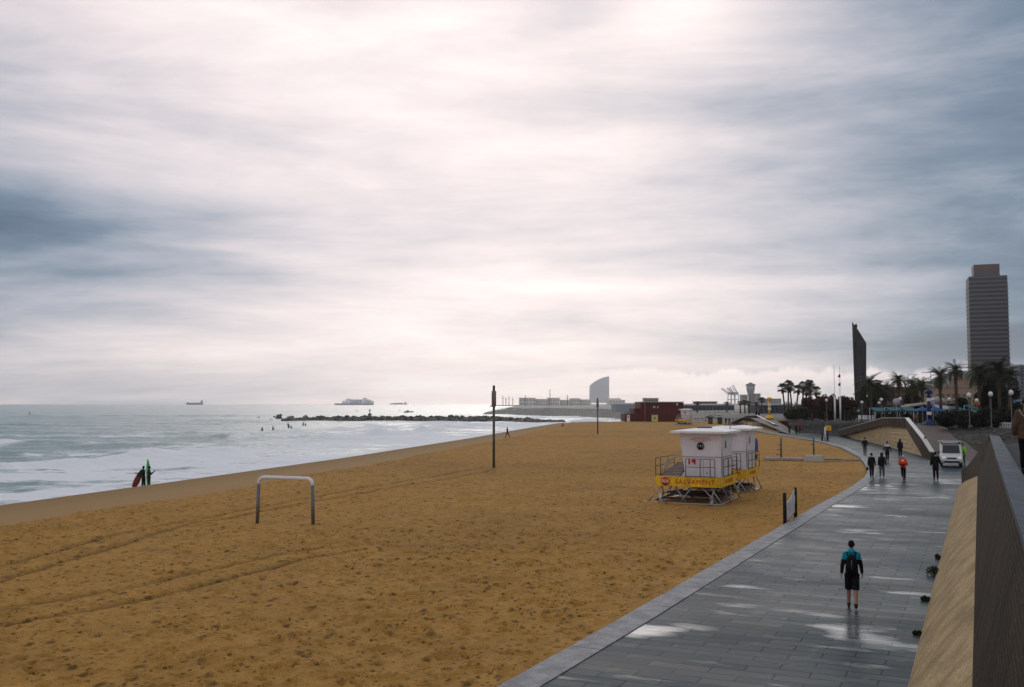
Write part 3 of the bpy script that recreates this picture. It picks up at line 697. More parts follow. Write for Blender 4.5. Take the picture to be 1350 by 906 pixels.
# weeds at the foot of the wall
def leafcloud(mb, c, rad, n, size, mi=0, shell=.35):
    for _ in range(n):
        d = Vector((random.gauss(0, 1), random.gauss(0, 1), random.gauss(0, 1))).normalized() * (random.random() ** shell)
        p = Vector((c[0] + d.x * rad[0], c[1] + d.y * rad[1], c[2] + d.z * rad[2]))
        a = Vector((random.gauss(0, 1), random.gauss(0, 1), random.gauss(0, 1))).normalized(); b = a.orthogonal().normalized()
        s_ = size * random.uniform(.6, 1.3)
        mb.quad(p - a * s_, p + b * s_ * .55, p + a * s_, p - b * s_ * .55, mi)
weed_m = mat('dark_weed_leaves', (.03, .045, .018), .7, var=.4)
for i, (px, py, sc, lb) in enumerate([(1236, 758, 1.0, 'largest dark weed clump growing at the foot of the ochre wall'), (1241, 737, .55, 'small weed growing just beyond the largest clump at the wall foot'),
                         (1225, 792, .4, 'tiny weed between the largest clump and the bottom of the wall'), (1213, 838, .35, 'lowest tiny weed at the foot of the ochre wall')]):
    g = G(px, py, 0); t_, s_ = tsof(g)
    m_ = MB(); 
    for k in range(4): leafcloud(m_, (random.uniform(-.1, .1), random.uniform(-.22, .22) * sc, .12 * sc), (.13 * sc, .2 * sc, .15 * sc), 45, .045, 0)
    o = m_.build('weed_plant', weed_m); o.location = TS(t_, -1.43, 0); o.rotation_euler = (0, 0, -PHI); tag(o, lb, 'weed', 'weeds at the wall foot')

def world_wall(name, label, base, top, bands, cat='wall', thick=.35):
    """base/top: world polylines of the lit batter; bands: list of (point, z0, z1) of the parapet"""
    r = thing(name, label, cat, base[0])
    O = Vector(base[0])
    m = MB(); n = len(base)
    sub = 6
    for i in range(n - 1):
        for q in range(sub):
            a0 = base[i].lerp(top[i], q / sub) - O; a1 = base[i].lerp(top[i], (q + 1) / sub) - O
            b0 = base[i + 1].lerp(top[i + 1], q / sub) - O; b1 = base[i + 1].lerp(top[i + 1], (q + 1) / sub) - O
            m.quad(a0, b0, b1, a1)
    m.build('batter', conc_light, r, fix=False)
    m = MB()
    for (a, z0, z1), (b, y0, y1) in zip(bands[:-1], bands[1:]):
        d = Vector((b[0] - a[0], b[1] - a[1], 0)); nrm = Vector((-d.y, d.x, 0)).normalized() * thick
        if nrm.y < 0: nrm = -nrm
        A = [Vector((a[0], a[1], z0)) - O, Vector((b[0], b[1], y0)) - O, Vector((b[0], b[1], y1)) - O, Vector((a[0], a[1], z1)) - O]
        B = [v + nrm for v in A]
        m.add(A + B, [(0, 1, 2, 3), (7, 6, 5, 4), (3, 2, 6, 7), (0, 4, 5, 1), (1, 5, 6, 2), (0, 3, 7, 4)])
    m.build('parapet', conc_brown, r)
    m = MB()
    for (a, z0, z1), (b, y0, y1) in zip(bands[:-1], bands[1:]):
        d = Vector((b[0] - a[0], b[1] - a[1], 0)); nrm = Vector((-d.y, d.x, 0)).normalized()
        if nrm.y < 0: nrm = -nrm
        A = [Vector((a[0], a[1], z1 + .003)) - O - nrm * .05, Vector((b[0], b[1], y1 + .003)) - O - nrm * .05]
        B = [A[0] + nrm * (thick + .1), A[1] + nrm * (thick + .1)]
        up = Vector((0, 0, .09))
        m.add([A[0], A[1], B[1], B[0], A[0] + up, A[1] + up, B[1] + up, B[0] + up], [(4, 5, 6, 7), (0, 1, 5, 4), (2, 3, 7, 6), (1, 2, 6, 5), (3, 0, 4, 7)])
    m.build('coping', mat('pale_coping', (.30, .29, .27), .4), r)
    return r
pB = [G(1109, 575, 0), G(1168, 588, 0), G(1218, 602, 0)]
pT = [G(1109, 574.5, .12), G(1168, 561, 2.5), G(1198, 563.5, 2.5)]
def xy(v): return (v[0], v[1])
world_wall('wedge_wall', 'nearer wedge shaped ochre sea wall with brown parapet, left of the ramp with the white van', pB, pT,
           [(xy(pT[0]), 0, .95), (xy(pT[1]), 2.5, 3.42), (xy(pT[2]), 2.5, 3.55), (xy(pB[2] + Vector((.25, .1, 0))), .02, 1.75), (xy(TS(103.2, -4.0)), .02, .62)])
qB = [G(955, 565.5, 0), G(984, 567.8, 0), G(1003, 569.3, 0), G(1027, 571.3, 0)]
qT = [G(972, 559, 1.2), G(984, 552.2, 2.1), G(999, 552.2, 2.1), G(1023, 566, .5)]
world_wall('wedge_wall', 'farther wedge shaped ochre sea wall beside the yellow beacon column', qB, qT,
           [(xy(G(964, 562, .5)), 0, 1.2), (xy(qT[1]), 2.1, 2.65), (xy(qT[2]), 2.1, 2.75), (xy(qT[3]), .5, 1.35), (xy(G(1041, 570, 0)), .02, .45)])

# ------------------------------------------------------------------ plaza, ramps, stone revetments
ZP = 2.3
plaza_m = mat('plaza_paving', (.10, .095, .09), .7, var=.2, scale=.8, spec=.1)
E1 = [G(1350, 566, ZP), G(1320, 565, ZP), G(1245, 561, ZP), TS(146, -8.2, ZP), TS(175, -15, ZP), G(1130, 553, ZP), G(1040, 551.5, ZP), TS(203, -38.5, ZP), TS(208, -46, ZP), TS(222, -56, ZP), TS(290, -60, ZP)]
far = [TS(120, 60, ZP), TS(600, 300, ZP), TS(2500, 900, ZP), TS(2500, 0, ZP), TS(700, -150, ZP), TS(360, -60, ZP)]
m_ = MB(); pts = E1 + [far[5], far[4], far[3], far[2], far[1], far[0], TS(100, 30, ZP), TS(100, 8, ZP)]
m_.add(pts, [tuple(range(len(pts)))])
po = m_.build('plaza', plaza_m, fix=False); po['kind'] = 'structure'
bm = bmesh.new(); bm.from_mesh(po.data); bmesh.ops.triangulate(bm, faces=bm.faces); bmesh.ops.recalc_face_normals(bm, faces=bm.faces); bm.to_mesh(po.data); bm.free()

def rubble(name, label, bot, top, nx, ny, amp=.25):
    r = MB(); O = bot[0]
    def pl(P, u):
        u *= len(P) - 1; i = min(int(u), len(P) - 2); return P[i].lerp(P[i + 1], u - i)
    us = np.linspace(0, 1, nx); vs_ = np.linspace(0, 1, ny)
    V = []
    for u in us:
        a, b = pl(bot, u), pl(top, u)
        for v in vs_:
            p = a.lerp(b, v)
            V.append(p)
    x = np.array([p.x * .8 + p.z * .5 for p in V]); y = np.array([p.y * .45 + p.z * .9 for p in V])
    h = worley(x, y, .9, 5, .25, .5) * 1.6 + (fbm(x, y, 3, 3) - .4) * .6
    vs2 = []
    for k, p in enumerate(V):
        e = 0 if k % ny in (0, ny - 1) else 1
        vs2.append(p - O + Vector((-.35, -.55, .35)) * float(h[k]) * amp * 2 * e)
    r.add(vs2, [(i * ny + j, (i + 1) * ny + j, (i + 1) * ny + j + 1, i * ny + j + 1) for i in range(nx - 1) for j in range(ny - 1)])
    o = r.build(name, rubble_m, fix=False); o.location = O
    return tag(o, label, 'wall')
rubble('rubble_revetment', 'dark rubble stone bank between the van ramp and the near sea wall', [TS(104.5, -.7, -.05), TS(110, 1.2, -.05), TS(100, 6, -.05), TS(92, 14, -.05)],
       [G(1247, 561.5, ZP), G(1290, 563.5, ZP), G(1325, 565.5, ZP), TS(118, 16, ZP)], 90, 26)
rubble('rubble_revetment', 'dark rubble stone wall under the long white railing between the two wedge walls', [G(1041, 569.5, -.05), G(1075, 573, -.05), G(1110, 577, -.05), G(1150, 577, .4)],
       [G(1037, 551.8, ZP), G(1070, 552.2, ZP), G(1105, 552.6, ZP), G(1162, 555, ZP)], 160, 16, .18)
# pale stair line up the rubble wall
a = G(1063, 562.5, 1.0); b = G(1066, 556, 1.7); sf = thing('stair_flight', 'x', 'stairs', a)
for k in range(6): MB().box(a.lerp(b, k / 5) - a + Vector((0, -.5, .2)), (.8, .4, .25)).build('step', kerb_m, sf)
tag(sf, 'short pale stair climbing the dark rubble wall under the railing', 'stairs')

ramp_m = mat('ramp_paving', (.095, .07, .056), .7, spec=.15, var=.25, scale=1.2, bump=.3, bscale=10)
m_ = MB(); A = [TS(101, -3.7, .004), TS(101, .6, .004)]; Bq = [TS(145.5, -8.4, ZP + .008), G(1247, 560.5, ZP + .008)]
m_.quad(A[0], A[1], Bq[1], Bq[0])
rp = m_.build('ramp_road', ramp_m, fix=False); rp['kind'] = 'structure'
m_ = MB(); m_.quad(G(1040, 572.5, .004), G(1052, 571, .004), TS(203, -37.5, ZP + .008), TS(203, -42, ZP + .008))
rp = m_.build('far_ramp_road', mat('pale_ramp', (.24, .21, .19), .7, spec=.1), fix=False); rp['kind'] = 'structure'

# low white balustrades along the plaza edge
rail_m = mat('white_rail_paint', (.55, .54, .52), .5)
def balustrade(label, P, h=.5, step=.9, z=ZP):
    r = thing('balustrade', label, 'railing', P[0]); O = Vector(P[0])
    m = MB(); L_ = 0
    bme = MB().lathe([(.15, 0), (.13, .06), (.09, h * .3), (.14, h * .6), (.08, h * .85), (.13, h)], 8).mesh('baluster', rail_m)
    for a, b in zip(P[:-1], P[1:]):
        a = Vector(a) - O; b = Vector(b) - O; L_ = (b - a).length; n = max(2, int(L_ / step))
        for k in range(n):
            o = bpy.data.objects.new('baluster', bme); C.objects.link(o); o.parent = r; o.location = a.lerp(b, k / n)
    m = MB()
    for a, b in zip(P[:-1], P[1:]):
        a = Vector(a) - O + Vector((0, 0, h + .05)); b = Vector(b) - O + Vector((0, 0, h + .05)); m.tube([a, b], .09, 6)
    m.build('handrail', rail_m, r)
    return r
balustrade('long low white balustrade on top of the far rubble wall', [G(1036, 551.4, ZP) + Vector((0, .5, 0)), G(1078, 552.0, ZP) + Vector((0, .5, 0)), G(1108, 552.4, ZP) + Vector((0, .5, 0)), G(1155, 554.3, ZP) + Vector((0, .5, 0))], .55, 1.6)
balustrade('low white balustrade above the dark rubble bank near the walker in brown', [G(1262, 561.5, ZP), G(1300, 563.3, ZP), G(1349, 565.5, ZP)], .55, .55)

# ------------------------------------------------------------------ lifeguard towers
tw_white = mat('tower_white_panel', (.76, .73, .75), .45, var=.08, scale=1.5)
weather(yellow_paint, (1.5, 1.5, .5), .22)
tw_roof = mat('tower_roof_white', (.80, .79, .77), .5, var=.04)
red_txt = mat('red_lettering', (.50, .02, .02), .6); faded_txt = mat('faded_red_lettering', (.62, .20, .16), .6)
wood_m = mat('grey_slat_wood', (.20, .15, .13), .6, var=.3)
def make_tower(number, label, loc, group):
    T = thing('lifeguard_tower', label, 'lifeguard tower', loc, -PHI, group)
    hw, y0, y1 = 1.82, -2.0, 1.95
    zb, zt = .97, 1.52
    # skids
    for sx in (-1, 1):
        m = MB(); m.tube([(sx * 1.75, -2.05, .05), (sx * 1.75, 2.3, .05)], .05, 8); m.build('skid_rail', steel, T)
    m = MB(); m.tube([(-2.55, -2.1, .06), (-2.3, -2.1, .04), (2.0, -2.1, .05)], .055, 8); m.tube([(-2.3, 2.3, .05), (2.0, 2.3, .05)], .055, 8)
    m.tube([(-2.45, -2.1, .06), (-2.45, 2.3, .06)], .04, 6); m.build('skid_crossbar', steel, T)
    # leg lattice
    legs = [((-1.5, y0 + .1), (-2.3, -2.1)), ((-.75, y0 + .1), (-.05, -2.1)), ((-1.0, y0 + .1), (-1.7, -2.1)), ((.2, y0 + .1), (-.45, -2.1)), ((.75, y0 + .1), (1.7, -2.1)), ((1.25, y0 + .1), (1.95, -2.1)), ((1.5, y0 + .1), (1.2, -2.1)),
            ((1.7, -1.2), (1.95, -.2)), ((1.7, 1.6), (1.95, 2.3)), ((1.7, .9), (1.95, .1)), ((1.2, 1.8), (.4, 2.3)), ((-1.5, 1.8), (-2.2, 2.3)), ((-.6, 1.8), (.1, 2.3)), ((-1.7, -1.2), (-1.95, -.2)), ((-1.7, 1.2), (-1.95, .2))]
    for a, b in legs:
        m = MB(); m.tube([(a[0], a[1], zb), (b[0], b[1], .06)], .035, 6); m.build('leg', steel, T)
    for sx in (-1.6, 1.3):
        m = MB(); m.box((sx, -1.9, .27), (.13, .16, .5)); m.build('jack_foot', white_paint, T)
    m = MB(); m.tube([(-1.9, -1.7, .12), (-1.55, -1.5, .55), (-.6, -1.2, .72), (.3, -1.2, .2)], .05, 6); m.build('tow_bar', dark_steel, T)
    m = MB(); m.tube([(-1.6, -1.7, .3), (1.6, -1.7, .3), (1.6, 1.9, .3), (-1.6, 1.9, .3), (-1.6, -1.7, .3)], .06, 6); m.tube([(-1.6, 0, .42), (1.6, 0, .3)], .09, 6); m.tube([(-1.5, 1.0, .42), (1.6, 1.0, .4)], .12, 6); m.build('base_frame', dark_steel, T)
    m = MB(); m.box((0, 0, zb + .03), (hw * 2 - .06, y1 - y0 - .06, .06)); m.box((0, 0, zt - .05), (hw * 2 - .05, y1 - y0 - .05, .06)); m.build('deck', wood_m, T)
    # yellow skirt
    f = MB(); f.bbox((0, y0, (zb + zt) / 2), (hw * 2 + .04, .04, zt - zb), .006); fo = f.build('front_skirt', yellow_paint, T)
    text('lettering', 'SALVAMENT', .36, red_txt, fo, (.40, y0 - .03, (zb + zt) / 2 - .01), (PI / 2, 0, 0), spacing=1.16, bold=.0)
    d = MB(); d.lathe([(.235, 0), (.235, .012)], 24, M=Matrix.Translation((-1.28, y0 - .034, (zb + zt) / 2)) @ Matrix.Rotation(PI / 2, 4, 'X') @ Matrix.Translation((0, 0, 0)))
    d.build('round_emblem', red_paint, fo)
    text('emblem_lettering', 'SOS', .23, mat('cream_letter', (.85, .80, .72), .6), fo, (-1.28, y0 - .052, (zb + zt) / 2), (PI / 2, 0, 0), bold=.004)
    for sx in (-1, 1):
        f = MB(); f.bbox((sx * hw, 0, (zb + zt) / 2), (.04, y1 - y0 - .05, zt - zb), .006); so_ = f.build('side_skirt', yellow_paint, T)
        text('lettering', 'SALVAMENT', .33, mat('orange_lettering', (.62, .22, .02), .6), so_, (sx * (hw + .03), 0, (zb + zt) / 2), (PI / 2, 0, sx * PI / 2), spacing=1.1)
    f = MB(); f.bbox((0, y1, (zb + zt) / 2), (hw * 2 - .05, .04, zt - zb), .006); f.build('rear_skirt', yellow_paint, T)
    # cabin: flares outward to the top
    cx0, cx1, cy0, cy1 = -.30, 1.72, -1.45, 1.05
    fl = .16; zc = 3.92
    def cab(z, g=0):
        k = (z - zt) / (zc - zt) * fl + g
        return (cx0 - k * 1.7, cy0 - k * .8), (cx1 + k * .6, cy0 - k * .8), (cx1 + k * .6, cy1 + k), (cx0 - k * 1.7, cy1 + k)
    m = MB(); A = cab(zt - .02); B = cab(zc)
    m.add([(x, y, zt - .02) for x, y in A] + [(x, y, zc) for x, y in B], [(0, 1, 5, 4), (1, 2, 6, 5), (2, 3, 7, 6), (3, 0, 4, 7), (4, 5, 6, 7)])
    cb = m.build('cabin', tw_white, T)
    zm = 2.62
    m = MB(); g = cab(zm, .012); m.box(((g[0][0] + g[1][0]) / 2, g[0][1], zm), (g[1][0] - g[0][0], .03, .035)); m.box((g[1][0], (g[1][1] + g[2][1]) / 2, zm), (.03, g[2][1] - g[1][1], .035))
    for x in (.75,): m.box((x, cab(2.1, .01)[0][1], 2.1), (.02, .02, 1.0))
    m.build('panel_seam', steel, cb)
    slant = math.atan(.8 * fl / (zc - zt))
    yf = lambda z, o=.012: cab(z)[0][1] - o
    m = MB()
    m.lathe([(.215, 0), (.215, .012)], 24, M=Matrix.Translation((.62, yf(3.22), 3.22)) @ Matrix.Rotation(PI / 2 - slant, 4, 'X')); em = m.build('round_emblem', mat('emblem_black', (.02, .025, .03), .5), cb)
    text('emblem_lettering', '112', .185, white_paint, em, (.62, yf(3.22, .03), 3.22), (PI / 2 - slant, 0, 0), bold=0, spacing=1.35)
    for s_, z in (('FORA DE SERVEI', 3.68), ('FUERA DE SERVICIO', 3.57), ('OFF DUTY', 3.46)):
        text('lettering', s_, .125, faded_txt, cb, (.62, yf(z), z), (PI / 2 - slant, 0, 0), spacing=1.1)
    text('lettering', number, .52, red_txt, cb, (.08, yf(2.36), 2.36), (PI / 2 - slant, 0, 0), bold=.018)
    # side window, door vents
    xs = lambda z, o=.012: cab(z)[1][0] + o
    m = MB(); m.bbox((xs(3.3), -.55, 3.3), (.03, .16, .42), .01); m.build('side_window', mat('dark_glass', (.02, .025, .03), .1), cb); m = MB(); m.bbox((xs(2.15), .25, 2.15), (.03, .12, .5), .01); m.build('side_window', mat('dark_glass', (.02, .025, .03), .1), cb)
    m = MB(); m.bbox((xs(2.6), -1.42 + .05, 2.7), (.03, .03, 2.2), .005); m.build('door_seam', dark_steel, cb)
    m = MB()
    for a in range(5): m.ball((.95, yf(1.72), 1.72), (.045, .012, .045), 8, 6)
    m.build('small_emblem', red_paint, cb)
    # roof: shallow tilted slab
    m = MB(); rx0, rx1, ry0, ry1 = -1.02, 2.18, -1.95, 1.75
    zl = 3.93
    pl = [(rx0, ry0), (rx1, ry0), (rx1, ry1), (rx0, ry1)]
    pk = [(rx0 + 1.1, ry0 + .9), (rx1 - .9, ry0 + .9), (rx1 - .9, ry1 - .9), (rx0 + 1.1, ry1 - .9)]
    m.add([(x, y, zl) for x, y in pl] + [(x, y, zl + .12) for x, y in pl] + [(x, y, zl + .27) for x, y in pk],
          [(3, 2, 1, 0), (0, 1, 5, 4), (1, 2, 6, 5), (2, 3, 7, 6), (3, 0, 4, 7), (4, 5, 9, 8), (5, 6, 10, 9), (6, 7, 11, 10), (7, 4, 8, 11), (8, 9, 10, 11)])
    rf = m.build('roof', tw_roof, T)
    m = MB(); m.bbox((.55, -.3, zl + .30), (.75, .6, .07), .01); m.build('roof_hatch', dark_steel, rf)
    # railings
    def rail(P, posts, z0=zt + .0, z1=zt + 1.0):
        m = MB()
        for z in (z1, zt + .55, zt + .05): m.tube([(x, y, z) for x, y in P], .018, 6)
        for x, y in posts: m.tube([(x, y, z0), (x, y, z1)], .022, 6)
        m.build('guard_rail', dark_steel, T)
    e = .07
    rail([(-.1, y0 - e), (hw + e - .35, y0 - e)], [(-.1, y0 - e), (.72, y0 - e), (1.28, y0 - e), (hw - .28, y0 - e)])
    rail([(hw + e, y0 + .5), (hw + e, y1 - .1)], [(hw + e, y0 + .5), (hw + e, -.4), (hw + e, .6), (hw + e, y1 - .1)])
    rail([(-hw - e, y0 + .15), (-hw - e, y1)], [(-hw - e, y0 + .15), (-hw - e, -.9), (-hw - e, .6), (-hw - e, y1)])
    # slatted gangway lifted at the back, with hand rails
    m = MB()
    for k in range(9):
        f_ = k / 8; m.box((-1.10 + .28 * f_, y0 + .35 + 1.9 * f_, zt + .10 + .55 * f_), (1.05 - .25 * f_, .15, .05), rot=(.28, 0, 0))
    gw = m.build('gangway', wood_m, T)
    m = MB(); m.tube([(-1.68, y0 + .3, zt + .02), (-1.0, y0 + 2.4, zt + .68)], .035, 6); m.tube([(-.55, y0 + .3, zt + .02), (-.42, y0 + 2.4, zt + .68)], .035, 6); m.build('stringer', dark_steel, gw)
    m = MB()
    for x0, x1 in ((-1.62, -1.02), (-1.50, -.86)):
        m.tube([(x0, y0 + .5, zt + .0), (x0, y0 + .5, zt + .62), (x1, y0 + 2.3, zt + 1.28)], .025, 6)
        m.tube([(x0 + .1, y0 + .9, zt + .1), (x0 + .1, y0 + .9, zt + .8)], .02, 6)
    m.build('handrail', steel, T)
    m = MB(); m.tube([(hw - .12, y1 - .9, .0), (hw - .12, y1 - .9, 4.75)], [.03, .022], 6); m.build('flag_pole', dark_steel, T)
    return T
ZS = -.3
tA = make_tower('14', 'nearest white lifeguard cabin with the number 14 and a yellow SALVAMENT skirt', TS(56.6, -14.79, ZS), 'lifeguard towers')
tB = make_tower('15', 'second lifeguard cabin standing half hidden behind the one numbered 14', TS(63.8, -14.93, ZS), 'lifeguard towers')
_ = dup(tA, G(901.5, 560.3, ZS), -PHI + .1, 'tiny distant lifeguard cabin in front of the dark red building', 1.0)
for ch in list(_.children_recursive):
    if ch.name.startswith(('lettering', 'emblem')): bpy.data.objects.remove(ch)

# rescue board standing behind the second tower
T_ = thing('rescue_board_stand', 'blue upright rescue board with yellow float beside the second lifeguard cabin', 'rescue board', G(997, 606, ZS))
m_ = MB(); m_.tube([(0, 0, 0), (0, 0, .25), (0, 0, 1.1), (0, 0, 1.75), (0, 0, 2.05), (0, 0, 2.12)], [(.12, .05), (.16, .06), (.20, .07), (.18, .07), (.13, .05), (.04, .03)], 12); m_.build('board', mat('blue_board', (.02, .06, .20), .4), T_)
m_ = MB(); m_.bbox((.12, -.12, .62), (.55, .14, .2), .05); m_.build('float', yellow_paint, T_)

# ------------------------------------------------------------------ beach furniture
goal = thing('beach_goal', 'bare metal tube goal frame standing on the sand', 'goal', (0, 0, 0))
a = G(339, 689, ZS); b = G(413, 693, ZS); O = a.lerp(b, .5); goal.location = O
la, lb = a - O, b - O; hh = 2.13
galv = mat('goal_galvanised_tube', (.16, .145, .13), .4, metal=.35, bump=.2)
topm = mat('goal_white_tube', (.78, .78, .80), .35, var=.1)
for p in (la, lb):
    q = p * .955
    m_ = MB(); m_.tube([p + Vector((0, 0, -.3)), q.lerp(p, .1) + Vector((0, 0, hh - .32))], .086, 14); m_.build('post', galv, goal)
    sgn = 1 if p is la else -1
    d = (lb - la).normalized() * sgn
m_ = MB(); u_ = (lb - la).normalized(); ta_, tb_ = la * .96, lb * .96
arc = [ta_ + Vector((0, 0, hh - .32))]
for k in range(1, 7):
    t = k / 6 * PI / 2; arc.append(ta_ + u_ * (.3 * (1 - math.cos(t))) + Vector((0, 0, hh - .3 + .3 * math.sin(t))))
for k in range(6, 0, -1):
    t = k / 6 * PI / 2; arc.append(tb_ - u_ * (.3 * (1 - math.cos(t))) + Vector((0, 0, hh - .3 + .3 * math.sin(t))))
arc.append(tb_ + Vector((0, 0, hh - .32)))
m_.tube(arc, .086, 14); m_.build('crossbar', topm, goal)

def beach_pole(px, py, py_top, label, rad=.11):
    g = G(px, py, ZS); hgt = (py - py_top) * g.y / F * 1.0
    r = thing('beach_pole', label, 'pole', g, 0, 'slim poles on the sand')
    m = MB(); m.tube([(0, 0, -.3), (0, 0, hgt * .76)], [rad * 1.1, rad], 12); m.build('shaft', mat('pole_brown_metal', (.11, .085, .065), .5, metal=.2, bump=.2), r)
    m = MB(); m.tube([(0, 0, hgt * .74), (0, 0, hgt * .745), (0, 0, hgt * .93), (0, 0, hgt * .935)], [rad * .9, rad * 1.85, rad * 1.85, rad * .9], 14)
    m.bbox((-.18, 0, hgt * .745), (.30, .3, .10), .01); m.build('sleeve', mat('pole_sleeve', (.17, .15, .13), .5), r)
    m = MB(); m.tube([(0, 0, hgt * .92), (0, 0, hgt)], rad * 1.0, 10); m.build('top_lamp', black, r)
beach_pole(651, 616, 509, 'tall slim pole with thick sleeve and black top in the middle of the beach')
beach_pole(788, 572, 525, 'farther thin dark pole on the sand before the sail shaped tower', .12)

# banner between two posts beside the promenade
T_ = thing('banner_stand', 'pair of dark wooden posts with white cloth slung between, beside the kerb', 'banner', G(1042, 690, -.2))
pa = G(1035, 695, -.25) - G(1042, 690, -.2); pb = G(1049, 685, -.25) - G(1042, 690, -.2)
wd = mat('dark_post_wood', (.035, .025, .02), .8, bump=.5)
for p in (pa, pb): m_ = MB(); m_.tube([p + Vector((0, 0, -.2)), p + Vector((0, 0, 1.5)), p + Vector((0, 0, 1.53))], [.085, .08, .05], 10); m_.build('post', wd, T_)
m_ = MB(); nx, nz_ = 14, 10; dd = pb - pa
def clothp(u, v):
    top = 1.12 + .36 * u ** 1.6; bot = .12 + .25 * u
    sag = .10 * math.sin(v * 9 + u * 3) * (1 - u * .5); z = top * v + bot * (1 - v) - .10 * math.sin(PI * u) * v
    return pa + dd * (.04 + .92 * u) + Vector((sag * .6, sag, z))
m_.add([clothp(i / nx, j / nz_) for i in range(nx + 1) for j in range(nz_ + 1)], [(i * (nz_ + 1) + j, (i + 1) * (nz_ + 1) + j, (i + 1) * (nz_ + 1) + j + 1, i * (nz_ + 1) + j + 1) for i in range(nx) for j in range(nz_)], 0, True)
cl = m_.build('cloth', mat('white_cloth', (.75, .74, .70), .8, var=.15, scale=3), T_, fix=False)
md = cl.modifiers.new('thick', 'SOLIDIFY'); md.thickness = .01

# outdoor showers: slab and two posts
T_ = MB(); sA, sB = G(1008, 605, -.2), G(1085, 607, -.2); mid = sA.lerp(sB, .5); ang = math.atan2((sB - sA).y, (sB - sA).x); ln = (sB - sA).length
T_.bbox((0, 0, .05), (ln, 1.1, .24), .03); 
o = T_.build('concrete_slab', mat('pale_slab_concrete', (.36, .34, .31), .7, var=.2, scale=2)); o.location = mid; o.rotation_euler = (0, 0, ang); tag(o, 'long low pale concrete slab under the two shower posts', 'slab')
m_ = MB(); m_.bbox((0, 0, .0), (1.8, .7, .62), .04)
o = m_.build('concrete_block', mat('pale_block_concrete', (.50, .48, .45), .7)); o.location = G(1072, 607, -.2) + Vector((0, -.3, .2)); o.rotation_euler = (0, 0, ang); tag(o, 'pale concrete block standing at the right shower post', 'block')
for px, lb, arms in ((1030, 'left beach shower post, with short side arms', 3), (1073, 'right beach shower post, behind the pale concrete block', 1)):
    r = thing('shower_post', lb, 'shower', G(px, 605.5, -.2) + Vector((0, 0, .12)), 0, 'beach shower posts')
    m = MB(); m.tube([(0, 0, 0), (0, 0, 2.0)], .085, 8); m.build('pipe', mat('shower_dark_steel', (.06, .07, .075), .4), r)
    for k in range(arms):
        m = MB(); m.tube([(0, 0, 1.35 - .5 * k), (-.3 - .1 * k, 0, 1.33 - .5 * k)], .04, 6); m.build('side_arm', dark_steel, r)
# kerb line of the shower area
m_ = MB(); m_.bbox((0, 0, 0), ((G(1141, 607, -.1) - sB).length, .35, .14), .02)
o = m_.build('kerb_edging', kerb_m); e_ = G(1141, 607.5, -.1); o.location = sB.lerp(e_, .5); o.location.z = -.08; o.rotation_euler = (0, 0, math.atan2((e_ - sB).y, (e_ - sB).x)); o['kind'] = 'structure'

# beach bin / sign beside the far promenade
T_ = thing('litter_bin_post', 'yellow bin on white and dark posts where the promenade narrows', 'bin', G(1089, 581, 0))
for x, mm in ((-.55, black), (-.1, white_paint), (.25, navy)):
    m_ = MB(); m_.tube([(x, 0, 0), (x, 0, 1.1 if x < -.3 else 1.9)], .12, 8); m_.build('post', mm, T_)
m_ = MB(); m_.bbox((.35, 0, 1.75), (.75, .5, .75), .05); m_.build('bin_box', yellow_paint, T_)

def spline_pts(l): return [Vector(p) for p in l]
# ------------------------------------------------------------------ people
def remeshed(mb, name, mats, parent, voxel, colorfn=None, sm=2):
    me = mb.mesh('tmp', [black]); bm = bmesh.new(); bm.from_mesh(me); bmesh.ops.recalc_face_normals(bm, faces=bm.faces); bm.to_mesh(me); bm.free()
    t = bpy.data.objects.new('tmp', me); C.objects.link(t)
    r = t.modifiers.new('r', 'REMESH'); r.mode = 'VOXEL'; r.voxel_size = voxel
    s = t.modifiers.new('s', 'SMOOTH'); s.factor = .5; s.iterations = sm
    dg = bpy.context.evaluated_depsgraph_get()
    m2 = bpy.data.meshes.new_from_object(t.evaluated_get(dg)); bpy.data.objects.remove(t); bpy.data.meshes.remove(me)
    m2.materials.clear()
    for m in (mats if isinstance(mats, (list, tuple)) else [mats]): m2.materials.append(m)
    for p in m2.polygons:
        p.use_smooth = True
        p.material_index = colorfn(p.center) if colorfn else 0
    m2.name = name
    o = bpy.data.objects.new(name, m2); C.objects.link(o); o.parent = parent
    return o
def dirv(a): return Vector((0, math.sin(a), -math.cos(a)))
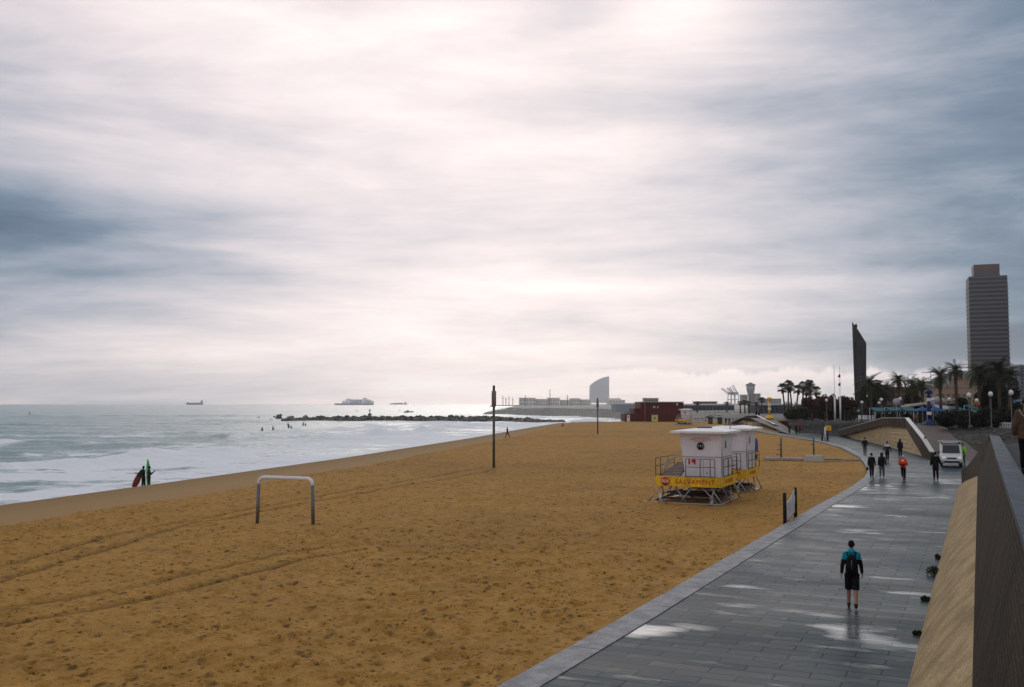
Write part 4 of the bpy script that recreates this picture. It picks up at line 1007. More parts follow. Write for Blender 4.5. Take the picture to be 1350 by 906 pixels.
def joints(lean=2, hl=12, hr=-14, kl=4, kr=18, al=-18, ar=16, el=12, er=14, ab=9, head=4, seat=None, **k):
    J = {}; L_ = R(lean); d = Vector((0, math.sin(L_), math.cos(L_)))
    P = Vector((0, 0, 0)); J['P'] = P; J['d'] = d
    J['N'] = P + d * .53; hd = R(lean * .3 + head); J['H'] = J['N'] + Vector((0, math.sin(hd), math.cos(hd))) * .17 + Vector((0, .012, 0))
    for sx, h, kn, a, e, n in ((-1, hl, kl, al, el, 'l'), (1, hr, kr, ar, er, 'r')):
        hip = P + Vector((sx * .09, 0, -.04)); knee = hip + dirv(R(h)) * .42; ank = knee + dirv(R(h - kn)) * .40
        J['hip' + n], J['knee' + n], J['ank' + n] = hip, knee, ank
        fa = R(h - kn) * .6
        J['toe' + n] = ank + Vector((0, math.cos(fa) * .17, math.sin(fa) * .17 - .055)); J['heel' + n] = ank + Vector((0, -.05, -.055))
        sh = J['N'] + d * -.065 + Vector((sx * .158, 0, 0))
        q = dirv(R(a)); q.x = sx * math.sin(R(ab)); q.normalize(); elb = sh + q * .285
        q2 = dirv(R(a + e)); q2.x = sx * math.sin(R(ab * .4)); q2.normalize(); wr = elb + q2 * .25
        J['sh' + n], J['el' + n], J['wr' + n], J['hd' + n] = sh, elb, wr, q2
    low = min(J[q].z for q in ('toel', 'toer', 'heell', 'heelr')) - .035
    dz = seat if seat is not None else -low
    for q, v in J.items():
        if q[0] != 'd' and not q.startswith('hd'): v.z += dz
    return J
def torso(mb, J, g=0.0, lo=-.10, hi=.53, wide=1.0):
    P, d = J['P'], J['d']
    prof = [(lo, .150, .115), (.04, .148, .110), (.17, .135, .100), (.30, .146, .110), (.41, .160, .110), (.475, .118, .085), (hi + .01, .058, .058)]
    mb.tube([P + d * a for a, _, _ in prof], [((x + g) * wide, y + g) for _, x, y in prof], 20)
    for n, sx in (('l', -1), ('r', 1)): mb.ball(J['sh' + n], .056 + g * .8, 12, 8)
def arm(mb, J, n, g=0.0, end=1.0):
    s, e, w_ = J['sh' + n], J['el' + n], J['wr' + n]
    mb.tube([s, s.lerp(e, .5), e, e.lerp(w_, .35 * min(1, end)), e.lerp(w_, end)], [.056 + g, .048 + g, .042 + g, .040 + g, .029 + g], 12)
    mb.ball(e, .042 + g, 10, 6)
def leg(mb, J, n, g=0.0, end=1.0, start=0):
    h, k, a = J['hip' + n], J['knee' + n], J['ank' + n]
    if end <= .5:
        mb.tube([h, h.lerp(k, .5), h.lerp(k, end * 2)], [.088 + g, .078 + g, .068 + g * 1.6], 14)
    else:
        f = (end - .5) * 2
        mb.tube([h, h.lerp(k, .5), k, k.lerp(a, .3 * f), k.lerp(a, f)], [.086 + g, .074 + g, .056 + g, .056 + g, .036 + g + .006 * (g > 0)], 14)
        mb.ball(k, .056 + g, 10, 8)
def hand(mb, J, n, fr=.0095):
    w_, d = J['wr' + n], J['hd' + n].normalized(); sx = -1 if n == 'l' else 1
    fwd = Vector((0, 1, 0)); side = d.cross(fwd).normalized(); f2 = side.cross(d).normalized()
    if f2.y < 0: f2 = -f2
    c = w_ + d * .045
    mb.tube([w_ - d * .02, w_, c, w_ + d * .085], [.026, (.024, .03), (.018, .040), (.014, .036)], 10)
    inw = Vector((-sx, 0, 0))
    for i, ln in enumerate((.068, .078, .073, .055)):
        b = w_ + d * .078 + f2 * (.028 - .019 * i)
        mb.tube([b, b + d * ln * .5 + inw * .006, b + d * ln * .85 + inw * .028, b + d * ln + inw * .045], [fr, fr, fr * .9, fr * .75], 6)
    b = w_ + d * .02 + f2 * .028
    mb.tube([b, b + d * .028 + f2 * .022, b + d * .06 + f2 * .026 + inw * .014], [fr * 1.15, fr * 1.05, fr * .8], 6)
def head(mb, J):
    H_ = J['H']
    mb.tube([J['N'] + Vector((0, 0, -.05)), J['N'].lerp(H_, .6)], [.058, .052], 12)
    mb.ball(H_ + Vector((0, -.012, .02)), (.074, .092, .095), 16, 12)
    mb.ball(H_ + Vector((0, .028, -.045)), (.052, .058, .062), 14, 10)
    mb.tube([H_ + Vector((0, .080, .02)), H_ + Vector((0, .102, -.022)), H_ + Vector((0, .082, -.032))], [.008, .015, .012], 6)
    for sx in (-1, 1): mb.ball(H_ + Vector((sx * .076, -.005, -.01)), (.012, .022, .032), 8, 6)
    mb.tube([H_ + Vector((-.024, .084, -.055)), H_ + Vector((0, .09, -.055)), H_ + Vector((.024, .084, -.055))], .0065, 6)
eye_m = mat('eye_dark', (.02, .015, .012), .2)
CL = {}
def cloth(name, col, **k): return mat(name, col, .85, var=.15, scale=12, bump=.3, bscale=25, **k)
def person(label, loc, rz=0, sc=1.0, pose={}, top=None, legs=None, legend=.93, hood=None, hair=hair_dark, cap=None, shoes=black, voxel=.016, topcol=None, legcol=None, armend=.95, bulk=.020, skirt=None, body_m=None, group=None, toplo=-.12, backpack=None):
    J = joints(**pose); r = thing('person', label, 'person', loc, rz, group, sc)
    fr = .0095 if voxel < .012 else .0115
    m = MB(); torso(m, J)
    for n in 'lr':
        arm(m, J, n); leg(m, J, n); hand(m, J, n, fr)
        m.tube([J['heel' + n] + Vector((0, 0, .0)), J['ank' + n] + Vector((0, .02, -.03)), J['toe' + n]], [.03, .036, .024], 10)
    head(m, J); b = remeshed(m, 'body', body_m or skin_m, r, voxel)
    m = MB()
    for sx in (-1, 1): m.ball(J['H'] + Vector((sx * .029, .076, .008)), (.012, .008, .008), 8, 6)
    m.build('eyes', eye_m, b)
    if top:
        m = MB(); torso(m, J, bulk, toplo)
        for n in 'lr': arm(m, J, n, bulk * .75, armend)
        remeshed(m, 'jacket', top, r, max(voxel, .014), topcol and (lambda c: topcol(c, J)), 3)
    if legs:
        m = MB(); P, d = J['P'], J['d']
        m.tube([P + d * -.12, P + d * .0, P + d * .06], [(.15, .115), (.162, .125), (.15, .115)], 16)
        for n in 'lr': leg(m, J, n, .018, legend)
        remeshed(m, 'trousers' if legend > .6 else 'shorts', legs, r, max(voxel, .014), None, 3)
    if shoes:
        for n in 'lr':
            m = MB(); m.tube([J['heel' + n] + Vector((0, -.02, .004)), J['heel' + n].lerp(J['toe' + n], .35) + Vector((0, 0, .02)), J['heel' + n].lerp(J['toe' + n], .75) + Vector((0, 0, .008)), J['toe' + n] + Vector((0, .035, 0))], [(.034, .040), (.044, .048), (.046, .036), (.03, .022)], 10)
            m.tube([J['ank' + n] + Vector((0, 0, .03)), J['ank' + n] + Vector((0, 0, -.03))], [.048, .046], 10)
            m.build('shoe', shoes, r)
    H_ = J['H']
    if hood:
        m = MB(); m.ball(H_ + Vector((0, -.02, .02)), (.10, .115, .125), 14, 10); m.tube([J['N'] + Vector((0, -.01, -.04)), J['N'].lerp(H_, .7) + Vector((0, -.03, 0))], [.11, .095], 12)
        # cut the face opening
        m2 = MB(); keep = []
        for f in m.f:
            c = sum((Vector(m.v[i]) for i in f), Vector()) / len(f)
            if not ((c - H_).y > .055 and abs((c - H_).z + .01) < .085): keep.append(f)
        m.f = keep; m.m = [0] * len(keep); m.sm = [True] * len(keep)
        m.build('hood', hood, r, fix=False)
    elif cap:
        m = MB(); vs = MB().ball(H_ + Vector((0, -.012, .03)), (.086, .104, .098), 16, 12)
        keep = [f for f in vs.f if sum(vs.v[i][2] for i in f) / len(f) > H_.z + .015]
        m.add(vs.v, keep, 0, True); m.build('hat', cap, r, fix=False)
    elif hair:
        vs = MB().ball(H_ + Vector((0, -.016, .026)), (.083, .099, .100), 16, 14); keep = []
        for f in vs.f:
            c = sum((Vector(vs.v[i]) for i in f), Vector()) / len(f) - H_
            if c.z > .055 or (c.y < .03 and c.z > -.055 + max(0, c.y) * 1.5): keep.append(f)
        m = MB(); m.add(vs.v, keep, 0, True); m.build('hair', hair, r, fix=False)
    return r, J
def wp(r, v):                                   # local point of a person -> world
    return Matrix.Translation(r.location) @ Matrix.Rotation(r.rotation_euler.z, 4, 'Z') @ Matrix.Scale(r.scale.x, 4) @ Vector(v)
def ring(mb, c, rad, r, n=28, k=6, mi=0, ax='x'):
    P = []
    vs = []; fs = []
    for i in range(n):
        t = 2 * PI * i / n; o = Vector((0, math.cos(t), math.sin(t)))
        for j in range(k):
            a = 2 * PI * j / k; p = o * (rad + r * math.cos(a)) + Vector((r * math.sin(a), 0, 0)); vs.append(p + Vector(c))
    for i in range(n):
        for j in range(k):
            a = i * k + j; b = i * k + (j + 1) % k; c_ = ((i + 1) % n) * k + (j + 1) % k; d = ((i + 1) % n) * k + j; fs.append((a, b, c_, d))
    mb.add(vs, fs, mi, True)
def bicycle(label, loc, rz, tilt=0):
    r = thing('bicycle', label, 'bicycle', loc, rz); r.rotation_euler.y = tilt
    for y in (-.52, .53):
        m = MB(); ring(m, (0, y, .34), .325, .018); wl = m.build('wheel', mat('tyre_rubber', (.02, .02, .02), .8), r)
        m = MB(); ring(m, (0, y, .34), .30, .009, mi=0); m.tube([(-.04, y, .34), (.04, y, .34)], .025, 8)
        for k in range(9):
            t = 2 * PI * k / 9; m.tube([(0, y, .34), (0, y + .3 * math.cos(t), .34 + .3 * math.sin(t))], .003, 4)
        m.build('rim', steel, wl)
    f = dark_steel
    m = MB(); bb = (0, -.08, .28); st = (0, -.22, .80); hdp = (0, .36, .84); 
    for a, b in ((bb, st), (bb, hdp), (st, (0, .34, .90)), (bb, (0, -.52, .34)), (st, (0, -.52, .34))): m.tube([a, b], .017, 6)
    m.build('frame', f, r)
    m = MB(); m.tube([(0, .33, .98), (0, .42, .60), (0, .53, .34)], .017, 6); m.build('fork', f, r)
    m = MB(); m.tube([(-.28, .26, 1.04), (-.2, .34, 1.04), (0, .34, 1.0), (.2, .34, 1.04), (.28, .26, 1.04)], .014, 6); m.build('handlebar', black, r)
    m = MB(); m.tube([(0, -.42, .95), (0, -.28, .955), (0, -.12, .95)], [(.075, .03), (.06, .03), (.02, .02)], 8); m.tube([(0, -.22, .8), (0, -.27, .94)], .015, 6); m.build('saddle', black, r)
    m = MB(); m.tube([(.06, -.08, .28), (.06, .02, .16), (.16, .02, .16)], .012, 6); m.tube([(-.06, -.08, .28), (-.06, -.18, .40), (-.16, -.18, .40)], .012, 6); m.tube([(-.06, -.08, .28), (.06, -.08, .28)], .02, 6); m.build('pedal_crank', f, r)
    return r
blackc = cloth('black_cloth', (.012, .012, .014)); darkc = cloth('charcoal_cloth', (.022, .023, .027)); greyc = cloth('grey_trouser_cloth', (.10, .105, .12)); navyc = cloth('navy_cloth', (.012, .016, .035))
cyan = cloth('cyan_cloth', (.01, .33, .42)); redc = cloth('red_cloth', (.42, .03, .02)); brownc = cloth('brown_jacket_cloth', (.11, .065, .04)); whitec = cloth('white_cloth_panel', (.55, .55, .56)); hiviz = cloth('lime_hi_vis', (.28, .70, .03)); greenc = cloth('dark_green_work_trousers', (.03, .16, .05))
FACE = -PHI
walk = dict(lean=2, hl=16, hr=-12, kl=3, kr=14, al=-16, ar=14, el=10, er=16, ab=10)
# the walker in the foreground
def maincol(c, J):
    arm_ = abs(c.x) > .225
    return 0 if (c.z > J['N'].z - .20 and not (arm_ and c.z < J['N'].z - .20)) else 1
p0, J0 = person('man walking away in cyan and black top, black shorts and a black backpack', G(1124, 802, 0), R(-19), .99, dict(lean=2, hl=10, hr=-16, kl=2, kr=16, al=-8, ar=6, el=10, er=12, ab=15, head=2),
                top=[cyan, blackc], legs=blackc, legend=.5, voxel=.0095, topcol=maincol, bulk=.014)
m_ = MB(); m_.ball(J0['N'] + Vector((0, -.075, .01)), (.105, .06, .075), 14, 10); m_.build('hood', cyan, p0)
T_ = thing('backpack', 'slim black backpack on the back of the man in cyan', 'backpack', wp(p0, (0, -.16, J0['P'].z)), R(-19))
m_ = MB(); m_.tube([(0, -.02, -.02), (0, -.05, .05), (0, -.065, .2), (0, -.05, .38), (0, -.01, .46)], [(.10, .04), (.145, .075), (.15, .085), (.125, .07), (.06, .03)], 16); m_.build('bag_body', blackc, T_)
m_ = MB()
m_.tube([(0, -.15, .12), (0, -.152, .25), (0, -.135, .34)], .006, 5); m_.build('zipper', mat('grey_trim', (.3, .3, .3), .5), T_)
for sx in (-1, 1):
    m_ = MB(); m_.tube([(sx * .09, .0, .42), (sx * .11, .12, .52), (sx * .12, .27, .42), (sx * .13, .30, .25), (sx * .14, .15, .08), (sx * .12, 0, .06)], .018, 6, flat=.5); m_.build('shoulder_strap', blackc, T_)
# walker on the upper level, brown jacket
pR, JR = person('walker in brown jacket and dark trousers above the wall carrying a tan shoulder bag', TS(26.0, .98, 3.65), R(-27), 1.0, dict(lean=3, hl=12, hr=-12, kl=3, kr=12, al=-6, ar=8, el=30, er=12, ab=16, head=6),
                top=[brownc], legs=blackc, voxel=.0095, bulk=.045, cap=blackc)
T_ = thing('shoulder_bag', 'tan shoulder bag with pale strap on the walker in brown', 'bag', wp(pR, (.22, -.13, JR['P'].z + .06)), R(-27))
m_ = MB(); m_.tube([(-.17, 0, .06), (-.12, -.03, .01), (.02, -.05, -.02), (.16, -.03, 0), (.2, 0, .04)], [(.03, .05), (.06, .10), (.075, .13), (.065, .11), (.02, .06)], 12); m_.build('bag_body', cloth('tan_bag', (.30, .21, .13)), T_)
m_ = MB(); m_.tube([(-.10, -.02, .08), (-.22, -.06, .27), (-.33, -.06, .43), (-.36, .04, .50), (-.34, .20, .42), (-.15, .32, .2), (.1, .32, .05), (.2, .12, .04)], .017, 6, flat=.4); m_.build('strap', cloth('pale_strap', (.5, .46, .38)), T_)
def on(px, py, z=0): return G(px, py, z)
A_ = R(-26)
pa_, Ja = person('walker in black carrying a dark bag, left one of the pair beside the kerb', on(1149.5, 631), A_, 1.02, walk, top=[blackc], legs=darkc, bulk=.02)
T_ = thing('hand_bag', 'black bag hanging from the left hand of the left walker of the pair', 'bag', wp(pa_, Ja['wrl'] + Vector((-.05, 0, -.30))), A_)
m_ = MB(); m_.bbox((0, 0, .07), (.14, .36, .2), .04); m_.build('bag_body', blackc, T_); m_ = MB(); m_.tube([(0, -.1, .15), (0, -.06, .24), (0, .06, .24), (0, .1, .15)], .01, 6); m_.build('handle', blackc, T_)
person('walker in hooded black coat, right one of the pair beside the kerb', on(1163, 631), A_, 1.03, dict(walk, hl=-10, hr=12, kl=12, kr=3), top=[blackc], legs=greyc, hood=blackc, bulk=.024, shoes=whitec)
ride = dict(lean=22, hl=62, hr=22, kl=78, kr=32, al=42, ar=42, el=16, er=16, ab=12, head=4, seat=.95)
pr_, Jr = person('cyclist in red jacket and pale helmet riding away down the promenade', on(1191, 634), R(-24), 1.0, ride, top=[redc], legs=blackc, cap=whitec, bulk=.024)
bicycle('black bicycle ridden away by the cyclist in red', on(1191, 634) + Vector((.1, .22, 0)) * 1, R(-24))
T_ = thing('delivery_backpack', 'bright red square pack on the back of the red cyclist', 'backpack', wp(pr_, (0, -.20, Jr['P'].z + .22)), R(-24)); T_.rotation_euler.x = R(-20)
m_ = MB(); m_.bbox((0, -.1, .12), (.52, .28, .38), .05); m_.build('bag_body', mat('orange_red_pack', (.75, .07, .02), .6), T_)
m_ = MB(); m_.bbox((0, -.245, .16), (.16, .012, .12), .004); m_.build('patch', mat('pale_patch', (.8, .55, .45), .6), T_)
for sx in (-1, 1): m_ = MB(); m_.tube([(sx * .13, .02, .28), (sx * .14, .14, .33), (sx * .15, .30, .2), (sx * .15, .2, 0)], .016, 6); m_.build('shoulder_strap', blackc, T_)
pe_, Je = person('walker in long black coat alone on the wet paving in front of the white van', on(1234, 634), R(-24), 1.12, dict(walk, hl=-6, hr=10, kl=8, kr=3, ab=18, el=50, er=40), top=[blackc], legs=blackc, bulk=.04, toplo=-.22)
person('man in black jacket and grey trousers, farthest left walker by the sand edge', on(1140.5, 600.5), R(-24), 1.04, dict(walk, hl=8, hr=-8, ab=16, kl=3, kr=6), top=[blackc], legs=greyc, bulk=.02)
def whsh(c, J): return 1 if (c.z > J['N'].z - .17 and abs(c.x) < .26) else 0
person('walker in dark jacket with white shoulder panel before the wedge wall', on(1170, 609), A_, 1.06, dict(walk, ab=20), top=[darkc, whitec], legs=blackc, topcol=whsh, bulk=.02)
person('person in hooded navy coat beside the foot of the wedge wall', on(1187, 603.5), R(-20), 1.02, dict(walk, hl=5, hr=-5, kl=3, kr=3), top=[navyc], legs=blackc, hood=navyc, bulk=.04, toplo=-.2)
pb_, Jb = person('person in black pushing a bicycle along the ramp parapet', on(1220.5, 602), R(-10), 1.12, dict(lean=10, hl=6, hr=-8, kl=4, kr=8, al=30, ar=34, el=25, er=20), top=[blackc], legs=blackc, bulk=.026)
bicycle('bicycle with shiny wheels pushed by the person in black at the ramp parapet', on(1224.5, 603.5), R(-34), R(4))
person('road worker in lime hi-vis jacket and green trousers beside the white van', on(1270, 613), R(150), 1.04, dict(walk, hl=5, hr=-5, kl=3, kr=3, al=10, ar=10, el=40, er=40), top=[hiviz], legs=greenc, cap=blackc, bulk=.026)
# far riders on the narrow part of the promenade
for px, py, lb, c in ((1041, 572.5, 'left rider of the small distant cycling group', blackc), (1050, 572.5, 'middle rider of the small distant cycling group', darkc), (1054.5, 571.5, 'right rider of the small distant cycling group', redc)):
    q = on(px, py); person(lb, q, R(160), 1.05, ride, top=[c], legs=blackc, bulk=.03, voxel=.022)
    bicycle('bicycle under the ' + lb, q, R(160))
for px, lb in ((1075, 'left bicycle leaning at the foot of the far rubble wall'), (1081, 'right bicycle leaning at the foot of the far rubble wall')):
    bicycle(lb, on(px, 573.5), R(70), R(10))
person('lone dark figure walking on the sand near the waterline', on(669, 577, ZS), R(60), 1.0, dict(walk, hl=24, hr=-24, kl=4, kr=10), top=[blackc], legs=blackc, voxel=.02, bulk=.02)
person('tiny figure sitting low on the distant sand by the water', on(742, 562, ZS), R(80), 1.0, dict(lean=-8, hl=80, hr=70, kl=60, kr=50, al=-20, ar=20, el=10, er=60, seat=.14), top=[blackc], legs=darkc, voxel=.022, bulk=.02)
for px, py, z, lb, c in ((997, 551.3, 2.1, 'left one of two people on top of the farther wedge wall', blackc), (1000.6, 551.3, 2.1, 'right one of two people on top of the farther wedge wall', darkc)):
    q = on(px, py, z); q = q + Vector((.2, .9, 0)); person(lb, q, R(170), .9, dict(walk, hl=3, hr=-3, kl=1, kr=2), top=[c], legs=blackc, voxel=.022, bulk=.02)
person('small dark figure walking before the farther wedge wall', on(984.5, 568), R(80), .95, walk, top=[navyc], legs=blackc, voxel=.022, bulk=.02)
# surfers at the water's edge
wets = mat('black_wetsuit', (.014, .015, .017), .45)
zs = -1.05
ps = W(189.3, 630, 74.0); ps.z = zs
person('young surfer in black wetsuit holding the red board', ps, R(75), .98, dict(lean=1, hl=2, hr=-4, kl=2, kr=3, al=55, ar=48, el=25, er=35, ab=4), body_m=wets, top=[wets], legs=wets, shoes=None, bulk=.006, hair=hair_dark)
ps2 = W(196.2, 630, 73.6); ps2.z = zs
person('surfer in black wetsuit standing with the green board', ps2, R(-60), 1.0, dict(lean=0, hl=3, hr=-2, kl=2, kr=2, al=-5, ar=25, el=20, er=110, ab=16), body_m=wets, top=[wets], legs=wets, shoes=None, bulk=.022, hair=hair_dark)
def board(label, loc, rot, ln, wd_, mats, split=None, bend=0.0):
    r = thing('surfboard', label, 'surfboard', loc); r.rotation_euler = rot
    n = 16; vs = []
    m = MB(); P = []; rad = []
    for i in range(n + 1):
        u = i / n; x = math.sin(PI * (u ** .75)) ** .55 if 0 < u < 1 else .06
        P.append((0, bend * (u - .3) ** 2 * ln, u * ln)); rad.append((wd_ / 2 * max(x, .06), .035 * max(x, .2)))
    m.tube(P, rad, 16)
    for k in range(len(m.f)):
        if split is not None and sum(m.v[i][2] for i in m.f[k]) / len(m.f[k]) > split * ln: m.m[k] = 1
    m.build('deck', mats, r)
    for sx in (-.12, 0, .12): m = MB(); m.prism([(-.0, .12), (-.12, .10), (-.02, .26)], 'x', sx - .005, sx + .005); m.build('fin', black, r)
    return r
bq = W(196.4, 630, 75.3); bq.z = zs
board('bright green surfboard standing upright at the water edge', bq, (0, R(-4), R(-25)), 2.2, .46, [mat('green_board', (.02, .42, .06), .35)])
bq = W(175.6, 640, 73.6); bq.z = zs + .12
board('red surfboard with black nose leaning beside the young surfer', bq, (R(0), R(24), R(12)), 1.55, .44, [mat('dark_red_board', (.20, .012, .012), .4), black], .60, -.12)
# bathers waiting in the water
zw = -1.5
sw = [(346, 568, 'leftmost'), (359.5, 566.5, 'second from left'), (379.5, 561, 'upper of the close three'), (380.5, 564, 'middle of the close three'), (383.5, 565.5, 'lowest of the close three'), (400, 560.5, 'left of the pair nearest the rocks'), (403, 561.7, 'right of the pair nearest the rocks'), (395, 570, 'nearest to the beach')]
src = None
for px, py, lb in sw:
    q = G(px, py, zw); l_ = 'bather in black in the water off the rocks, ' + lb
    if src is None:
        src, _j = person(l_, q + Vector((0, 0, .0)), R(60), 1.15, dict(lean=4, hl=80, hr=75, kl=80, kr=70, al=25, ar=30, el=30, er=35, ab=18, seat=.05), body_m=wets, top=[wets], legs=None, shoes=None, voxel=.025, bulk=.01, group='bathers in the water')
    else: dup(src, q, R(random.uniform(0, 360)), l_)

# ------------------------------------------------------------------ van
V = thing('van', 'small white delivery van with roof rack parked nose towards us on the ramp foot', 'van', G(1253.5, 614.5, .0), R(180 - 25.5) + R(4))
van_w = mat('van_white_paint', (.66, .66, .65), .3, var=.03); glass_m = mat('dark_windscreen', (.015, .018, .022), .06, var=0); vgrey = mat('van_grey_plastic', (.05, .05, .055), .5)
hw = .84
prof = [(-2.1, .38), (2.02, .36), (2.10, .52), (2.08, .86), (1.88, 1.00), (1.50, 1.12), (.98, 1.80), (.72, 1.90), (-2.0, 1.92), (-2.1, 1.75)]
bmv = bmesh.new()
vs1 = [bmv.verts.new((-hw, y, z)) for y, z in prof]; vs2 = [bmv.verts.new((hw, y, z)) for y, z in prof]
bmv.faces.new(vs1); bmv.faces.new(list(reversed(vs2)))
for i in range(len(prof)): j = (i + 1) % len(prof); bmv.faces.new((vs1[j], vs1[i], vs2[i], vs2[j]))
for v in bmv.verts:
    if v.co.z > 1.2: v.co.x *= 1 - .09 * (v.co.z - 1.1) / .8
bmesh.ops.recalc_face_normals(bmv, faces=bmv.faces); bmesh.ops.bevel(bmv, geom=bmv.edges[:], offset=.05, segments=3, affect='EDGES', profile=.6)
me = bpy.data.meshes.new('body'); bmv.to_mesh(me); bmv.free(); me.materials.append(van_w); [setattr(p, 'use_smooth', True) for p in me.polygons]
o = bpy.data.objects.new('body', me); C.objects.link(o); o.parent = V
m_ = MB(); m_.add([(-.68, 1.50, 1.16), (.68, 1.50, 1.16), (.62, 1.015, 1.785), (-.62, 1.015, 1.785)], [(0, 1, 2, 3)]); ws = m_.build('windscreen', glass_m, V, fix=False); ws.location = (0, .025, .02)
for sx in (-1, 1):
    m_ = MB(); m_.add([(sx * .845, 1.30, 1.15), (sx * .845, .35, 1.15), (sx * .79, .35, 1.68), (sx * .79, .95, 1.68)], [(0, 1, 2, 3)]); m_.build('side_window', glass_m, V)
    m_ = MB(); m_.bbox((sx * .60, 2.06, .80), (.30, .08, .17), .03); m_.build('headlight', mat('headlight_glass', (.55, .56, .5), .1, emit=((1, .95, .7), .35)), V)
    m_ = MB(); m_.bbox((sx * .95, 1.25, 1.22), (.16, .08, .22), .03); m_.build('mirror', vgrey, V)
    for y in (-1.35, 1.35):
        m_ = MB(); ring(m_, (sx * .74, y, .31), .235, .08, 24, 8); wl = m_.build('wheel', mat('tyre_rubber', (.02, .02, .02), .8), V)
        m_ = MB(); m_.tube([(sx * .70, y, .31), (sx * .80, y, .31)], .19, 16); m_.build('rim', steel, wl)
m_ = MB(); m_.bbox((0, 2.09, .74), (.72, .05, .12), .02); m_.bbox((0, 2.10, .46), (1.2, .05, .12), .02); m_.build('grille', black, V)
m_ = MB(); m_.bbox((0, 2.10, .60), (1.60, .10, .14), .03); m_.build('bumper', van_w, V)
m_ = MB(); m_.bbox((0, 2.155, .60), (.46, .012, .10), .004); m_.build('number_plate', white_paint, V)
m_ = MB(); m_.bbox((0, -.3, 2.06), (1.9, 2.6, .07), .02)
for x in (-.7, .7):
    for y in (-1.3, .5): m_.tube([(x, y, 1.85), (x, y, 2.06)], .025, 6)
m_.build('roof_rack', vgrey, V)

# ------------------------------------------------------------------ palms and trees
def frond_mesh(mb, c, az, e0, ln, droop, wd_, mi=0):
    n = 7; P = []; d = Vector((math.cos(az), math.sin(az), 0)); p = Vector(c); e = e0
    for i in range(n + 1):
        P.append(p.copy()); p = p + (d * math.cos(e) + Vector((0, 0, math.sin(e)))) * (ln / n); e -= droop / n
    side = Vector((-math.sin(az), math.cos(az), 0))
    for i in range(n):
        a, b = P[i], P[i + 1]; w_ = wd_ * math.sin(PI * (i + .7) / (n + .9)) ** .6
        for sg in (-1, 1):
            for k in (0, .5):
                q = a.lerp(b, k); q2 = a.lerp(b, k + .34)
                tip = q + side * sg * w_ + (b - a) * .9 + Vector((0, 0, -.30 * w_ + random.uniform(-.05, .05)))
                mb.add([q, q2, tip], [(0, 1, 2)], mi)
    mb.tube(P, [.03, .03, .025, .02, .02, .015, .01, .005], 3, mi, cap=False)
def date_palm(name, label, loc, h, ln, seed, cat='palm tree', group=None, nf=52):
    random.seed(seed); r = thing(name, label, cat, loc, 0, group)
    lean = random.uniform(-.25, .25)
    m = MB(); m.tube([(0, 0, 0), (lean * .3, 0, h * .4), (lean, 0, h)], [.28, .22, .25], 10); m.ball((lean, 0, h), (.42, .42, .5), 10, 6); m.build('trunk', trunk_m, r)
    m = MB()
    for k in range(nf):
        frond_mesh(m, (lean, 0, h + .3), k * 2.39996 + random.uniform(-.2, .2), R(random.uniform(-35, 82)), ln * random.uniform(.8, 1.1), R(random.uniform(60, 105)), ln * .20)
    m.build('crown', leaf_m, r, fix=False); return r
def fan_palm(name, label, loc, h, seed, group=None, rc=1.0):
    random.seed(seed); r = thing(name, label, 'palm tree', loc, 0, group)
    lean = random.uniform(-.6, .6)
    m = MB(); m.tube([(0, 0, 0), (lean * .3, 0, h * .45), (lean, 0, h)], [.24, .17, .15], 8); m.build('trunk', trunk_m, r)
    m = MB(); m.tube([(lean, 0, h - 1.0), (lean, 0, h - .1)], [.22, .38], 9); m.build('leaf_skirt', mat('dry_leaf_skirt', (.06, .045, .03), .9, var=.4), r)
    m = MB()
    for k in range(34):
        a = k * 2.4; e = R(random.uniform(-40, 80)); d = Vector((math.cos(a) * math.cos(e), math.sin(a) * math.cos(e), math.sin(e)))
        c = Vector((lean, 0, h + .1)) + d * .65 * rc
        m.tube([(lean, 0, h), c], .02, 3)
        sd_ = d.cross(Vector((0, 0, 1))).normalized(); up = sd_.cross(d)
        for q in range(9):
            t = R(-70 + 17.5 * q); tip = c + (d * math.cos(t) + sd_ * math.sin(t)) * .75 * rc * random.uniform(.85, 1.1) + Vector((0, 0, -.18 * rc))
            t2 = t + .13; m.add([c, c + (d * math.cos(t - .12) + sd_ * math.sin(t - .12)) * .45 * rc, tip, c + (d * math.cos(t2) + sd_ * math.sin(t2)) * .45 * rc], [(0, 1, 2, 3)])
    m.build('crown', leaf_m, r, fix=False); return r
def PZ(px, py, Y): return W(px, py, Y)
def at_plaza(px, Y, z=ZP):
    v = W(px, 531, Y); v.z = z; return v
fan = [(1035, 513, 205), (1039.5, 509, 200), (1044.5, 512, 208), (1049.5, 514.5, 204), (1056, 510, 200), (1061, 517, 212), (1065.5, 508, 202), (1070, 512.5, 207), (1079, 517, 198)]
words_ = ['leftmost slim fan palm of the dark cluster', 'second fan palm from the left, with the highest crown of its four', 'third fan palm from the left of the dark cluster', 'fourth fan palm from the left, a little lower than its neighbours',
          'middle fan palm standing apart just right of the first four', 'low fan palm half hidden behind the middle of the cluster', 'tallest fan palm right of the middle of the cluster', 'fan palm just right of the tallest one in the cluster', 'rightmost low fan palm beside the reddish tamarisks']
for i, (px, py, Y) in enumerate(fan):
    top = W(px, py, Y); fan_palm('fan_palm', words_[i], at_plaza(px + random.uniform(-1, 1) * .6, Y), top.z - ZP, 100 + i, 'fan palms in the far cluster', 1.0)
